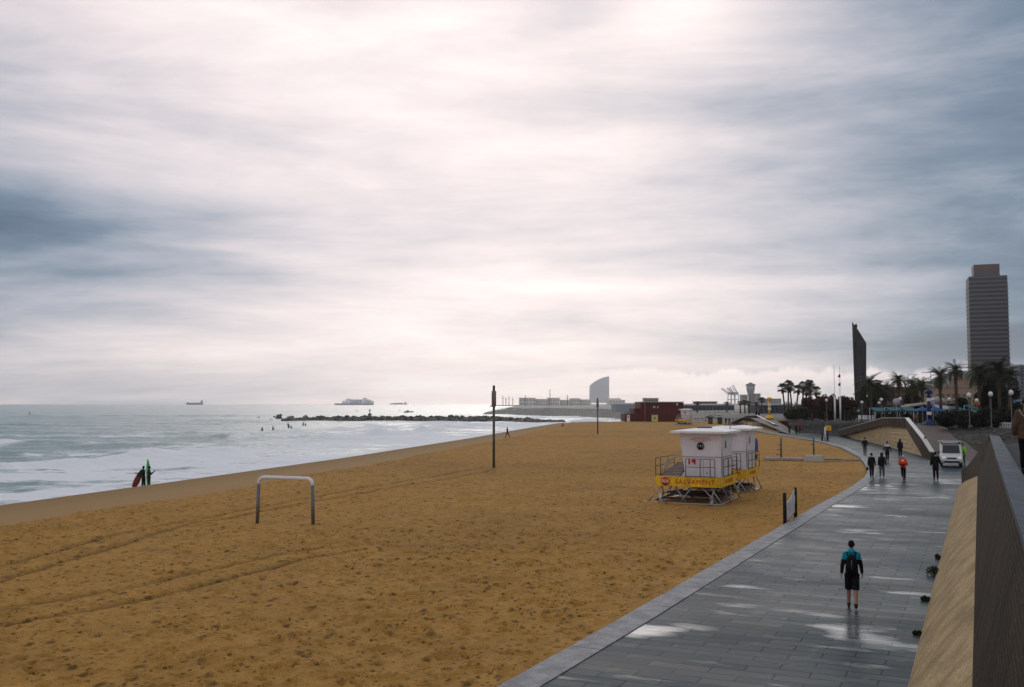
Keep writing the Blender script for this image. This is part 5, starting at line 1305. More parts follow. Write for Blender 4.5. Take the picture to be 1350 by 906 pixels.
dates = [(1149, 507, 175, 3.4, 'broad feathery palm just right of the dark leaning slab tower'), (1158, 512, 180, 3.1, 'lower palm in the thick group right of the slab tower'), (1167, 516, 182, 2.9, 'ragged low palm at the right end of the thick group by the slab tower'), (1141, 517, 178, 2.8, 'low palm directly under the slab tower'),
         (1185.5, 502, 172, 2.5, 'single palm with clear star shaped crown above the brown flats'), (1203, 509, 168, 2.6, 'dense dark palm between the star shaped one and the blue beacon'), (1217.5, 510, 165, 2.8, 'drooping palm left behind the blue beacon column'),
         (1240, 497, 150, 2.7, 'palm left of the tallest plaza palm with a broad dark crown'), (1261.5, 489, 148, 2.3, 'tallest slim palm on the plaza left of the hotel tower'), (1291, 492, 140, 3.0, 'large dark palm in front of the left edge of the hotel tower'),
         (1318, 489, 138, 3.1, 'large dark palm in front of the right edge of the hotel tower'), (1331, 498, 136, 2.6, 'dark palm right of the two large ones under the hotel tower'), (1306, 503, 143, 2.9, 'shorter dark palm between the two large ones under the hotel tower')]
for i, (px, py, Y, ln, lb) in enumerate(dates):
    top = W(px, py, Y); date_palm('date_palm', lb, at_plaza(px, Y), top.z - ZP - .2, ln * .88, 200 + i)
small = [(919, 532, 330, 'tiny palm above the left of the pier roof'), (958, 532.5, 335, 'tiny palm at the right end of the pier roof'), (976, 532, 300, 'small palm left of the round topped tower foot'), (982, 531, 298, 'small round palm in front of the round topped tower'), (987.5, 532, 296, 'small palm right of the round topped tower foot'), (997, 533, 294, 'small palm below the grey block right of the round topped tower'), (1004, 528, 292, 'tallest small palm left of the yellow beacon')]
src = None
for i, (px, py, Y, lb) in enumerate(small):
    top = W(px, py, Y)
    if src is None: src = fan_palm('small_palm', lb, at_plaza(px, Y), 5.0, 300, 'small palms before the port', 1.0); src['category'] = 'palm tree'; src.scale = (1.1, 1.1, (top.z - ZP) / 5.0)
    else:
        k = (top.z - ZP) / 5.0; dup(src, at_plaza(px, Y), i, lb, (1.1, 1.1, k))

tam_m = mat('reddish_tamarisk_leaves', (.045, .022, .014), .8, col2=(.075, .035, .02), scale=1.5)
hedge_m = mat('dark_hedge_leaves', (.012, .017, .011), .8, col2=(.03, .036, .02), scale=1.5)
def bushy(name, label, loc, w_, h, dpt, m1, seed, n=1500, size=.28, cat='tree', trunk=True, trunks=1):
    random.seed(seed); r = thing(name, label, cat, loc)
    if trunk:
        m = MB(); m.tube([(0, 0, 0), (.1, 0, h * .35), (0, .1, h * .7)], [.2, .15, .06], 7)
        for k in range(5):
            a = k * 1.3; m.tube([(0.05, 0, h * .3), (math.cos(a) * w_ * .25, math.sin(a) * dpt * .25, h * .6), (math.cos(a) * w_ * .36, math.sin(a) * dpt * .36, h * .8)], [.09, .05, .02], 5)
        m.build('trunk', trunk_m, r)
    m = MB(); nc = 9
    for k in range(nc):
        cx = random.uniform(-.38, .38) * w_; cy = random.uniform(-.3, .3) * dpt; cz = h * (random.uniform(.25, .8) if not trunk else random.uniform(.42, .85))
        cz = min(cz, h * (.88 - .5 * (abs(cx) / w_) ** 2))
        leafcloud(m, (cx, cy, cz), (w_ * random.uniform(.16, .26), dpt * .26, h * random.uniform(.14, .26)), n // nc, size)
    if not trunk:
        leafcloud(m, (0, 0, h * .35), (w_ * .5, dpt * .45, h * .38), n // 2, size)
    m.build('crown' if trunk else 'foliage', m1, r, fix=False); return r
def pxw(n, Y): return n * Y / F
# reddish trees below the slab tower
for i, (px, py, Y, wpx, lb) in enumerate([(1070, 523, 176, 22, 'leftmost reddish tamarisk behind the far balustrade'), (1087, 520, 178, 26, 'reddish tamarisk left of the two white masts'), (1101, 522, 180, 24, 'reddish tamarisk right behind the white masts'), (1117, 522, 176, 26, 'rightmost reddish tamarisk left of the slab tower')]):
    h = W(px, py, Y).z - ZP; bushy('tamarisk_tree', lb, at_plaza(px, Y), pxw(wpx, Y), h, 4, tam_m, 400 + i, 1700, .26)
for i, (px, py, Y, wpx, lb) in enumerate([(1166, 534, 162, 26, 'dark hedge behind the left teal awning'), (1188, 535, 162, 26, 'dark hedge behind the middle teal awning'), (1046, 536, 190, 26, 'dark clipped hedge under the fan palms'), (1066, 537, 186, 28, 'dark hedge left below the tamarisks'), (1090, 538, 182, 30, 'dark hedge behind the foot of the white masts'), (1116, 538, 178, 30, 'dark hedge below the rightmost tamarisk'), (1140, 536, 170, 24, 'dark hedge behind the row of white chairs'),
                             (1248, 541, 130, 26, 'dark shrub mass right of the blue beacon'), (1268, 539, 128, 30, 'dark shrub mass behind the balustrade, below the globe lamps'), (1292, 537, 126, 34, 'dark shrub mass below the large palms'), (1318, 536, 124, 34, 'dark shrub mass left of the walker in brown'), (1344, 534, 122, 30, 'dark shrub mass behind the walker in brown')]):
    h = W(px, py, Y).z - ZP; bushy('hedge', lb, at_plaza(px, Y), pxw(wpx, Y), h, 3, hedge_m, 430 + i, 2200, .2, 'hedge', False)
for i, (px, py, Y, wpx, lb) in enumerate([(1152, 520, 185, 30, 'dark leafy tree among the palms right of the slab tower'), (1205, 518, 175, 24, 'dark leafy tree behind the white pavilion roof'), (1302, 504, 145, 26, 'dark leafy tree low before the hotel tower'), (1328, 508, 142, 30, 'dark leafy tree at the right foot of the hotel tower'), (1272, 523, 150, 16, 'small leafy tree before the sandstone building')]):
    h = W(px, py, Y).z - ZP; bushy('dark_tree', lb, at_plaza(px, Y), pxw(wpx, Y), h, 4, hedge_m, 460 + i, 2400, .26)

# ------------------------------------------------------------------ globe lamps and masts
globe_m = mat('opal_globe', (.80, .78, .76), .25, var=.02)
lampsrc = None
lamps = [(1036.4, 531, 196, 'leftmost globe lamp under the fan palms'), (1041, 531, 200, 'second globe lamp from the left under the fan palms'), (1045.3, 535.2, 215, 'lowest small globe lamp under the fan palms'), (1049.3, 530.7, 198, 'globe lamp below the fourth fan palm'), (1059.5, 532, 192, 'globe lamp in front of the gap between the fan palms'),
         (1072, 531, 186, 'globe lamp before the leftmost tamarisk'), (1089.7, 527.8, 168, 'tall globe lamp left of the white masts'), (1101, 533, 190, 'globe lamp hidden behind the left white mast'), (1113, 531.5, 176, 'globe lamp right of the white masts'), (1136.3, 530.5, 160, 'globe lamp before the slab tower'),
         (1162, 527, 150, 'brighter globe lamp left of the terrace'), (1159, 531.3, 165, 'globe lamp just below and left of the brighter one at the terrace'), (1187, 526, 152, 'globe lamp above the round white sign'), (1251.5, 526.5, 140, 'globe lamp in front of the white pavilion roof'), (1277.7, 521, 118, 'globe lamp at the right tip of the pavilion roof'),
         (1287.6, 528, 135, 'low globe lamp beside the orange sign'), (1306.3, 519.7, 115, 'globe lamp below the left of the hotel tower'), (1333.3, 517.7, 113, 'rightmost globe lamp near the walker in brown')]
for px, py, Y, lb in lamps:
    top = W(px, py, Y); hh_ = top.z - ZP
    if lampsrc is None:
        r = thing('globe_lamp', lb, 'street lamp', (0, 0, 0), 0, 'globe lamps on the plaza')
        m_ = MB(); m_.lathe([(.14, 0), (.14, .3), (.06, .4), (.045, 3.0)], 8); m_.build('post', mat('lamp_post_grey', (.12, .12, .12), .5), r)
        m_ = MB(); m_.lathe([(.05, 2.95), (.17, 3.02), (.17, 3.06)], 10); m_.build('collar', black, r)
        m_ = MB(); m_.ball((0, 0, 3.32), .25, 16, 10); m_.build('globe', globe_m, r)
        lampsrc = r; r.location = at_plaza(px, Y); r.scale = (1, 1, hh_ / 3.32)
    else:
        k = hh_ / 3.32; q = dup(lampsrc, at_plaza(px, Y), 0, lb, (1, 1, k))
        for c_ in q.children:
            if c_.name.startswith('globe'): pass
for px, lb in ((1100.5, 'left tall white mast above the far balustrade'), (1107.7, 'right tall white mast above the far balustrade, with small dark pennants')):
    Y = 172; b_ = at_plaza(px, Y, ZP); t1 = W(px, 523, Y).z - ZP; t2 = W(px, 482, Y).z - ZP
    r = thing('signal_mast', lb, 'mast', b_, 0, 'white masts')
    m_ = MB(); m_.tube([(0, 0, 0), (0, 0, t1)], .16, 8); m_.build('lower_tube', white_paint, r)
    m_ = MB(); m_.tube([(0, 0, t1), (0, 0, t2)], .035, 6); m_.build('upper_rod', mat('thin_rod_grey', (.25, .25, .26), .5), r)
    if px > 1105:
        for py in (496, 507):
            z = W(px, py, Y).z - ZP; m_ = MB(); m_.prism([(-.35, z - .15), (.1, z - .3), (.12, z + .25), (-.1, z + .3)], 'y', -.05, .05); m_.build('pennant', darkc, r)
# beacon columns
def beacon(label, px, py_base, py_top, col, Y, width, band):
    b_ = at_plaza(px, Y); h = W(px, py_top, Y).z - ZP; r = thing('beacon_column', label, 'beacon', b_, R(-20))
    m = MB(); m.lathe([(width * 1.75, 0), (width * 1.6, .15), (width * .8, h * .12), (width * .5, h * .17)], 12); m.build('base_cone', col, r)
    m = MB(); m.lathe([(width * .45, h * .16), (width * .45, h * .86)], 12); m.build('shaft', col, r)
    m = MB(); m.lathe([(width * .5, h * .85), (width * .95, h * .90), (width * .95, h * .96), (width * .5, h)], 12); m.build('capital', col, r)
    for z in band:
        m = MB(); m.bbox((0, 0, h * z), (width * 1.12, width * 1.12, width * .8), .03); pl = m.build('number_panel', white_paint, r)
    return r
beacon('yellow beacon column with pale bands at the top of the farther wedge wall', 1014.3, 552, 524, yellow_paint, 199, .55, (.45, .66))
beacon('dark blue beacon column with white square panels at the top of the van ramp', 1224.6, 560, 514, mat('beacon_blue', (.008, .025, .10), .5), 139, .55, (.33, .72, .90))
# flag rod of the second farther poles above far wedge wall
# ------------------------------------------------------------------ terrace bar
Yt = 160
teal = mat('teal_awning', (.01, .11, .13), .7, var=.2); blu = mat('blue_parasol', (.02, .10, .26), .7, var=.2); cream = mat('pavilion_cream', (.55, .50, .45), .6)
T_ = thing('terrace_pavilion', 'low bar pavilion with long sloping cream roof behind the blue beacon', 'pavilion', at_plaza(1230, Yt)); O = T_.location
def lp(px, py, Y): return W(px, py, Y) - O
m_ = MB(); A = [lp(1188, 535, 156), lp(1276, 523, 150), lp(1280, 523, 166), lp(1196, 533, 172)]
m_.add([v + Vector((0, 0, -.35)) for v in A[:1]] + [A[1] + Vector((0, 0, -.25))] + [A[2] + Vector((0, 0, -.25)), A[3] + Vector((0, 0, -.35))] + A, [(3, 2, 1, 0), (4, 5, 6, 7), (0, 1, 5, 4), (1, 2, 6, 5), (2, 3, 7, 6), (3, 0, 4, 7)]); m_.build('roof', cream, T_)
m_ = MB(); a, b = lp(1200, 531, 163), lp(1272, 531, 160); m_.add([Vector((a.x, a.y, 0)), Vector((b.x, b.y, 0)), Vector((b.x, b.y, 3.0)), Vector((a.x, a.y, 2.2)), Vector((a.x, a.y + 5, 0)), Vector((b.x, b.y + 5, 0)), Vector((b.x, b.y + 5, 3.0)), Vector((a.x, a.y + 5, 2.2))], [(0, 1, 2, 3), (4, 7, 6, 5), (3, 2, 6, 7), (0, 3, 7, 4), (1, 5, 6, 2)]); m_.build('wall', mat('dark_bar_interior', (.05, .06, .06), .4), T_)
for px in (1204, 1222, 1243, 1266): q = lp(px, 531, 155.5); m_ = MB(); m_.tube([(q.x, q.y, 0), (q.x, q.y, 2.3 + (px - 1190) * .012)], .07, 6); m_.build('post', white_paint, T_)
def awning(label, px0, px1, py, Y, m1, drop=.5):
    r = thing('awning', label, 'awning', at_plaza((px0 + px1) / 2, Y)); O = r.location; w2 = pxw(px1 - px0, Y) / 2; z = W(px0, py, Y).z - ZP
    m = MB(); m.add([(-w2, 0, z - drop), (w2, 0, z - drop), (w2 * .92, 2.4, z), (-w2 * .92, 2.4, z), (-w2, 0, z - drop - .2), (w2, 0, z - drop - .2)], [(0, 1, 2, 3), (0, 4, 5, 1)]); q = m.build('canvas', m1, r, fix=False); q.modifiers.new('t', 'SOLIDIFY').thickness = .03
    for x in (-w2 * .95, w2 * .95): m = MB(); m.tube([(x, .05, 0), (x, .05, z - drop)], .04, 6); m.build('post', white_paint, r)
    for x in (-w2 * .9, w2 * .9): m = MB(); m.tube([(x, 2.4, 0), (x, 2.4, z - .03)], .04, 6); m.build('post', white_paint, r)
awning('left teal awning over the terrace', 1153, 1172, 537.5, 150, teal); awning('middle teal awning over the terrace', 1173, 1192, 537, 149, teal); awning('right teal awning beside the blue parasol', 1193, 1210, 537, 148, teal)
awning('small teal awning right of the bar, below the orange sign', 1281, 1292, 534, 136, teal)
awning('pale blue awning behind the rightmost globe lamps', 1316, 1349, 524, 150, mat('pale_blue_awning', (.10, .17, .24), .7))
awning('white awning in the middle of the bar front', 1238, 1256, 534, 150, white_paint); awning('turquoise and white awning right of the middle one', 1259, 1279, 535.5, 148, mat('turquoise_stall', (.05, .30, .32), .6))
def parasol(label, px, py, Y, rad, m1):
    h = W(px, py, Y).z - ZP; r = thing('parasol', label, 'parasol', at_plaza(px, Y), 0, 'parasols on the terrace')
    m = MB(); m.lathe([(rad, h - rad * .38), (rad * .5, h - rad * .16), (.04, h)], 8, smooth=False); m.f = m.f[:-2]; m.m = m.m[:-2]; m.sm = m.sm[:-2]; q = m.build('canopy', m1, r, fix=False); q.modifiers.new('t', 'SOLIDIFY').thickness = .03
    m = MB(); m.tube([(0, 0, 0), (0, 0, h + .1)], .035, 6); m.build('pole', white_paint, r); m = MB(); m.lathe([(.3, 0), (.3, .08), (.05, .12)], 12); m.build('base', darkc, r)
parasol('blue parasol left behind the blue beacon column', 1216, 536.5, 143, 1.5, blu); parasol('blue parasol right behind the blue beacon column', 1233, 536.5, 142, 1.5, blu); parasol('white parasol above the right end of the pavilion roof', 1236, 523, 153, 1.1, white_paint)
# round white sign and kiosk, orange sign
r = thing('round_sign', 'round white sign disc in front of the terrace bar', 'sign', at_plaza(1182, 149)); z = W(1182, 530, 149).z - ZP
m_ = MB(); m_.lathe([(.55, -.03), (.55, .03)], 24, M=Matrix.Translation((0, 0, z)) @ Matrix.Rotation(PI / 2, 4, 'X')); m_.build('disc', mat('sign_pale', (.42, .44, .47), .5), r); m_ = MB(); m_.tube([(0, .06, 0), (0, .06, z)], .04, 6); m_.build('post', steel, r)
r = thing('round_sign', 'round pale sign disc right of the white squares of the blue beacon', 'sign', at_plaza(1235, 147)); z = W(1235, 528, 147).z - ZP
m_ = MB(); m_.lathe([(.5, -.03), (.5, .03)], 24, M=Matrix.Translation((0, 0, z)) @ Matrix.Rotation(PI / 2, 4, 'X')); m_.build('disc', mat('sign_pale', (.42, .44, .47), .5), r); m_ = MB(); m_.tube([(0, .06, 0), (0, .06, z)], .04, 6); m_.build('post', steel, r)
r = thing('white_kiosk', 'small white kiosk block above the pavilion roof', 'kiosk', at_plaza(1205.5, 176)); z0 = 0; z1 = W(1205, 521, 176).z - ZP
m_ = MB(); m_.bbox((0, 0, z1 / 2), (1.1, .9, z1), .05); m_.build('body', white_paint, r); m_ = MB(); m_.bbox((0, -.47, z1 * .8), (.7, .03, .5), .01); m_.build('panel', mat('kiosk_grey', (.3, .3, .32), .5), r)
r = thing('orange_sign', 'small orange sign board beside the low globe lamp', 'sign', at_plaza(1288, 137)); z = W(1288, 531.5, 137).z - ZP
m_ = MB(); m_.bbox((0, 0, z), (.75, .08, .45), .02); m_.build('board', mat('orange_panel', (.75, .12, .02), .6), r); m_ = MB(); m_.tube([(0, .06, 0), (0, .06, z)], .04, 6); m_.build('post', steel, r)
# white chairs in a row
r = thing('plastic_chair', 'leftmost white chair of the row on the plaza edge', 'chair', at_plaza(1133.5, 163), R(180), 'white chairs on the plaza edge')
m_ = MB(); m_.bbox((0, 0, .44), (.5, .5, .06), .02); m_.build('seat', white_paint, r); m_ = MB(); m_.bbox((0, -.24, .78), (.5, .06, .62), .02); m_.build('backrest', white_paint, r)
for x in (-.21, .21):
    for y in (-.21, .21): m_ = MB(); m_.tube([(x * 1.15, y * 1.15, 0), (x, y, .43)], .03, 6); m_.build('leg', white_paint, r)
for px, lb in ((1138.5, 'second white chair from the left on the plaza edge'), (1143, 'middle white chair on the plaza edge'), (1147.5, 'second white chair from the right on the plaza edge'), (1152, 'rightmost white chair of the row on the plaza edge')): dup(r, at_plaza(px, 162.5), R(180 + random.uniform(-25, 25)), lb)
# people on the terrace
src = None
for px, lb in ((1164.5, 'dark figure at the left end of the terrace group'), (1172, 'dark figure second from left in the terrace group'), (1179.5, 'dark figure in the middle of the terrace group'), (1192, 'dark figure second from right in the terrace group'), (1199, 'dark figure at the right end of the terrace group')):
    if src is None: src, _j = person(lb, at_plaza(px, 146), R(40), 1.0, dict(walk, hl=2, hr=-2, kl=1, kr=1), top=[blackc], legs=darkc, voxel=.022, bulk=.04, group='people on the terrace')
    else: dup(src, at_plaza(px, 146 + random.uniform(-.5, 1)), R(random.uniform(0, 360)), lb)
person('person in ochre coat beside the top of the van ramp parapet', at_plaza(1208, 144), R(150), 1.0, dict(walk, ab=16), top=[cloth('ochre_coat', (.35, .21, .05))], legs=cloth('ochre_trousers', (.16, .10, .04)), voxel=.022, bulk=.05)
person('person in turquoise top right of the blue beacon', at_plaza(1247, 139), R(150), 1.0, walk, top=[cloth('turquoise_top', (.05, .28, .30))], legs=greyc, voxel=.022, bulk=.026)
# tall thin street lamps with arms
for px, py, arm_, lb in ((1198, 494, 1, 'tall thin street lamp with arm, right of the star shaped palm'), (1228, 491, -1, 'tall thin street lamp left of the plaza palm pair'), (1338, 481, 1, 'tall pole at the right of the hotel tower')):
    Y = 190; h = W(px, py, Y).z - ZP; r = thing('tall_street_lamp', lb, 'street lamp', at_plaza(px, Y)); pm_ = mat('pole_pale_grey', (.22, .23, .24), .5)
    m_ = MB(); m_.tube([(0, 0, 0), (0, 0, h)], [.13, .06], 8); m_.build('post', pm_, r)
    m_ = MB(); m_.tube([(0, 0, h), (arm_ * 1.3, 0, h + .05)], .04, 6); m_.bbox((arm_ * 1.5, 0, h + .03), (.5, .2, .12), .02); m_.build('arm', pm_, r)

# ------------------------------------------------------------------ buildings
win_m = mat('far_window_glass', (.02, .025, .03), .25, var=.1)
def block(name, label, px0, px1, pyt, Y, m1, cat='building', depth=14, zb=ZP, rows=0, cols=0, roofh=.5, roofm=None, rz=0.0, wm=None):
    a = W(px0, 531, Y); b = W(px1, 531, Y); c = (a + b) / 2; wd_ = (b - a).length; h = W((px0 + px1) / 2, pyt, Y).z - zb
    r = thing(name, label, cat, (c.x, Y + depth / 2, zb), rz)
    m = MB(); m.box((0, 0, h / 2), (wd_, depth, h)); m.build('wall', m1, r)
    m = MB(); m.box((0, 0, h + roofh / 2), (wd_ + .6, depth + .6, roofh)); m.build('roof', roofm or m1, r)
    if rows:
        ww = wd_ / cols * .5; wh = h / rows * .5
        for i in range(rows):
            for j in range(cols):
                m = MB(); m.box((-wd_ / 2 + wd_ * (j + .5) / cols, -depth / 2 - .03, h * (i + .5) / rows), (ww, .12, wh)); m.build('window', wm or win_m, r)
    return r, wd_, h
# dark red beach building
maroon = mat('maroon_cladding', (.085, .012, .012), .6, var=.2, scale=1); 
r = thing('beach_hall', 'dark red stepped hall with flat white edged roof at the end of the beach', 'building', G(872, 556, ZS)); O = r.location; Yh = O.y
def rel(px, py): return W(px, py, Yh) - O
def slab(nm, px0, px1, pyt, y0, dp, m1, pyb=None):
    a = rel(px0, pyt); b = rel(px1, pyt); zb_ = 0 if pyb is None else rel(px0, pyb).z
    m = MB(); m.box(((a.x + b.x) / 2, y0 + dp / 2, (a.z + zb_) / 2), (b.x - a.x, dp, a.z - zb_)); return m.build(nm, m1, r)
slab('main_wall', 844.2, 901.2, 530.5, 0, 14, maroon); slab('stepped_wall', 836.3, 844.1, 538.6, .3, 13, maroon); slab('low_wall', 824, 836.2, 546, .6, 12, maroon)
slab('roof', 843.8, 901.6, 529.6, -.3, 14.6, mat('roof_edge_pale', (.45, .44, .44), .5), 530.4)
dr = slab('door', 826.6, 830.6, 547.4, .45, .12, white_paint); slab('door_panel', 827.6, 829.4, 549.0, .38, .05, red_paint, 551).parent = dr
ps_ = slab('poster', 859, 867.3, 547.2, -.12, .1, mat('pale_yellow_poster', (.62, .58, .20), .6))
m_ = MB(); q = rel(863, 551); m_.lathe([(.45, 0), (.45, .02)], 16, M=Matrix.Translation((q.x, -.14, q.z)) @ Matrix.Rotation(PI / 2, 4, 'X')); m_.build('poster_emblem', mat('poster_grey', (.30, .30, .22), .6), ps_)
slab('window', 860.9, 863.9, 535.5, -.08, .1, mat('pale_grey_window', (.40, .42, .44), .3), 538); slab('window', 866.5, 868, 535.8, -.08, .1, mat('pale_grey_window', (.40, .42, .44), .3), 538)  # panes in a plain pale grey
slab('wall_lamp', 892, 893.5, 532, -.1, .15, white_paint, 534.5)
q = rel(850, 556); m_ = MB(); m_.tube([(q.x, -.8, 0), (q.x, -.8, rel(850, 524.5).z)], .10, 8); m_.build('flue_pipe', mat('pipe_red_grey', (.28, .14, .12), .5), r)
q = rel(847.5, 556)
# graffiti wall
gw = thing('graffiti_wall', 'low white wall with dark graffiti behind the distant lifeguard cabin', 'wall', G(940, 557.4, ZS)); O = gw.location.copy(); a = G(903, 557.6, ZS) - O; b = G(976, 557, ZS) - O
d_ = (b - a); hgt = 1.75
m_ = MB(); m_.add([a, b, b + Vector((0, .4, 0)), a + Vector((0, .4, 0)), a + Vector((0, 0, hgt)), b + Vector((0, 0, hgt)), b + Vector((0, .4, hgt)), a + Vector((0, .4, hgt))], [(0, 1, 5, 4), (4, 5, 6, 7), (1, 2, 6, 5), (0, 4, 7, 3), (2, 3, 7, 6)]); m_.build('wall_panel', mat('graffiti_white', (.58, .58, .58), .6), gw)
random.seed(5); gr_ = mat('graffiti_black', (.03, .03, .04), .6)
for k in range(15):
    u = .04 + .063 * k + random.uniform(-.008, .008); c = a + d_ * u + Vector((0, -.02, hgt * .5)); s_ = random.uniform(.35, .6)
    m_ = MB(); pts_ = [c + Vector((math.cos(t) * s_ * random.uniform(.5, 1.2), 0, math.sin(t) * s_ * random.uniform(.7, 1))) for t in np.linspace(0, random.uniform(3.5, 6), 7)]
    m_.tube(pts_, .10, 5, flat=.25); m_.build('graffiti_mark', gr_, gw)
# kiosks by the graffiti wall
r = thing('thatched_kiosk', 'small brown roofed beach kiosk before the graffiti wall', 'kiosk', G(936.5, 559, ZS)); m_ = MB(); m_.lathe([(1.5, 1.65), (1.1, 2.1), (.5, 2.35)], 12); m_.build('roof', mat('brown_thatch', (.07, .045, .03), .9, bump=.5), r)
m_ = MB(); m_.lathe([(.65, 0), (.65, 1.65)], 12); m_.build('counter', mat('kiosk_wood', (.20, .12, .06), .7), r)
r = thing('dark_cabin', 'tall dark service cabin with pale top right of the brown roofed kiosk', 'cabin', G(949, 559.2, ZS)); m_ = MB(); m_.bbox((0, 0, 1.2), (1.1, 1.1, 2.4), .08); m_.build('cabin_wall', mat('cabin_dark', (.03, .035, .035), .6), r); m_ = MB(); m_.bbox((0, 0, 2.55), (1.2, 1.2, .25), .08); m_.build('roof', white_paint, r)
for i, (px, lb) in enumerate(((957, 'figure standing right of the dark cabin'), (961, 'second figure right of the dark cabin'), (903.5, 'figure between the red hall and the graffiti wall'))): dup(src, G(px, 559.5, ZS), i, lb, group='people far down the beach')
# pier hall with pale roof
pier_w = mat('pier_dark_arcade', (.06, .075, .095), .6, var=.2); pier_r = mat('pier_pale_roof', (.62, .61, .60), .5)
block('pier_hall', 'long low dark fronted hall with pale roof edge behind the red hall', 902, 968, 534.4, 392, pier_w, depth=20, zb=1.5, rows=1, cols=14, roofh=.6, roofm=pier_r)
block('pier_hall', 'dark fronted hall with pale roof behind the yellow beacon', 1000, 1070, 534.2, 300, pier_w, depth=14, zb=ZP, rows=1, cols=10, roofh=.4, roofm=pier_r)
block('pier_hall', 'pale roofed grey hall left of the red hall', 812, 850, 533.2, 430, mat('pier_grey', (.25, .27, .28), .6), depth=20, zb=1.5, rows=0, cols=0, roofh=.6, roofm=pier_r)
block('grey_flats', 'faint grey block rising behind the roof of the red hall', 851, 868, 525.6, 900, mat('far_grey', (.22, .24, .25), .7), depth=20, rows=2, cols=5)
block('low_dark_block', 'low dark block on top of the pier hall roof line', 921, 945, 530.7, 470, mat('far_dark_grey', (.12, .13, .14), .7), depth=14, rows=1, cols=6)
# port breakwater and quay
def mound(name, label, pts, m1, kind=None, cat=None):
    """pts: (front_xy, z0, z1, depth) stations"""
    O = Vector((*pts[0][0], 0)); m = MB(); sub = 14
    for (a, z0, z1, dp), (b, y0, y1, dq) in zip(pts[:-1], pts[1:]):
        a = Vector((*a, 0)) - O; b = Vector((*b, 0)) - O
        for k in range(sub):
            for j in range(3):
                def P(u, v):
                    q = a.lerp(b, u); zt = z0 + (z1 - z0) * v + (y0 - z0) * u * 0; zz = (z0 + (y0 - z0) * u) * (1 - v) + (z1 + (y1 - z1) * u) * v
                    nn = random.Random(int((q.x + O.x) * 7 + v * 97)).uniform(-.25, .25) if 0 < v else 0
                    return Vector((q.x, q.y + v * 4 + nn, zz + nn))
                m.quad(P(k / sub, j / 3), P((k + 1) / sub, j / 3), P((k + 1) / sub, (j + 1) / 3), P(k / sub, (j + 1) / 3))
        m.quad(Vector((a.x, a.y + 4, z1)), Vector((b.x, b.y + 4, y1)), Vector((b.x, b.y + dq, y1)), Vector((a.x, a.y + dp, z1)))
    o = m.build(name, m1, None, fix=False); o.location = O
    if kind: o['kind'] = kind
    else: tag(o, label, cat)
    return o
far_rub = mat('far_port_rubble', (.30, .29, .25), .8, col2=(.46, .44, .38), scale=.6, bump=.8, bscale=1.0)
def fx(px, Y): v = W(px, 531, Y); return (v.x, v.y)
mound('port_breakwater', 'long grey stone port breakwater beyond the beach end', [(fx(636, 640), -2, -1.3, 30), (fx(642, 635), -2, -.1, 60), (fx(660, 620), -2, 1.6, 90), (fx(720, 560), -2, 2.6, 150), (fx(800, 470), -2, 2.6, 150), (fx(880, 400), -2, 2.4, 150), (fx(985, 345), -2, 2.6, 150), (fx(1060, 340), -2, 2.6, 150)], far_rub, cat='breakwater')
# hazy quay buildings and marina
hz_m = mat('haze_paled_concrete', (.68, .66, .62), .8, var=.2)  # haze over the quay is put into the pale wall and window colours
Yq = 1500
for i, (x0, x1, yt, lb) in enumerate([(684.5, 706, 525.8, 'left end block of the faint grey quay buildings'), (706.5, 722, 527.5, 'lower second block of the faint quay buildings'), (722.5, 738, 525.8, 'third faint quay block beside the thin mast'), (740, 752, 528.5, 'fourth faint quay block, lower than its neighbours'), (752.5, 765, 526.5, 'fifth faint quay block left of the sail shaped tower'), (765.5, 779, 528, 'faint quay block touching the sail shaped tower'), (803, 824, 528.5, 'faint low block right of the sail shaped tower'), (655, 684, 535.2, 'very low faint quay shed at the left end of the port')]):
    block('quay_building', lb, x0, x1, yt, Yq + i * 9, hz_m, depth=40, zb=2.3, rows=2 if i < 7 else 0, cols=5, roofh=1.5, wm=mat('haze_paled_window', (.30, .31, .31), .5))
for i, (px, py, lb) in enumerate([(692.5, 521.5, 'thin mast on the left quay block'), (725, 513.5, 'tallest thin mast above the faint quay buildings'), (663, 522, 'first marina mast left of the quay blocks'), (667, 524, 'second marina mast left of the quay blocks'), (671, 522.5, 'third marina mast left of the quay blocks'), (676, 524, 'fourth marina mast left of the quay blocks'), (748, 521, 'thin mast above the fifth quay block')]):
    Y = 1100; h = W(px, py, Y).z - 2.3; r = thing('yacht_mast', lb, 'mast', at_plaza(px, Y, 2.3), 0, 'thin masts in the port'); m_ = MB(); m_.tube([(0, 0, 0), (0, 0, h)], .35, 5); m_.build('pole', dark_steel, r); m_ = MB(); m_.tube([(-1.4, 0, h * .72), (1.4, 0, h * .72)], .15, 5); m_.build('spreader', dark_steel, r)
# quay top ground
o = MB().quad(Vector((*fx(664, 630), 2.2)), Vector((*fx(1100, 500), 2.2)), Vector((*fx(1100, 4500), 2.2)), Vector((*fx(690, 4500), 2.2))).build('quay_ground', far_rub, fix=False); o['kind'] = 'structure'
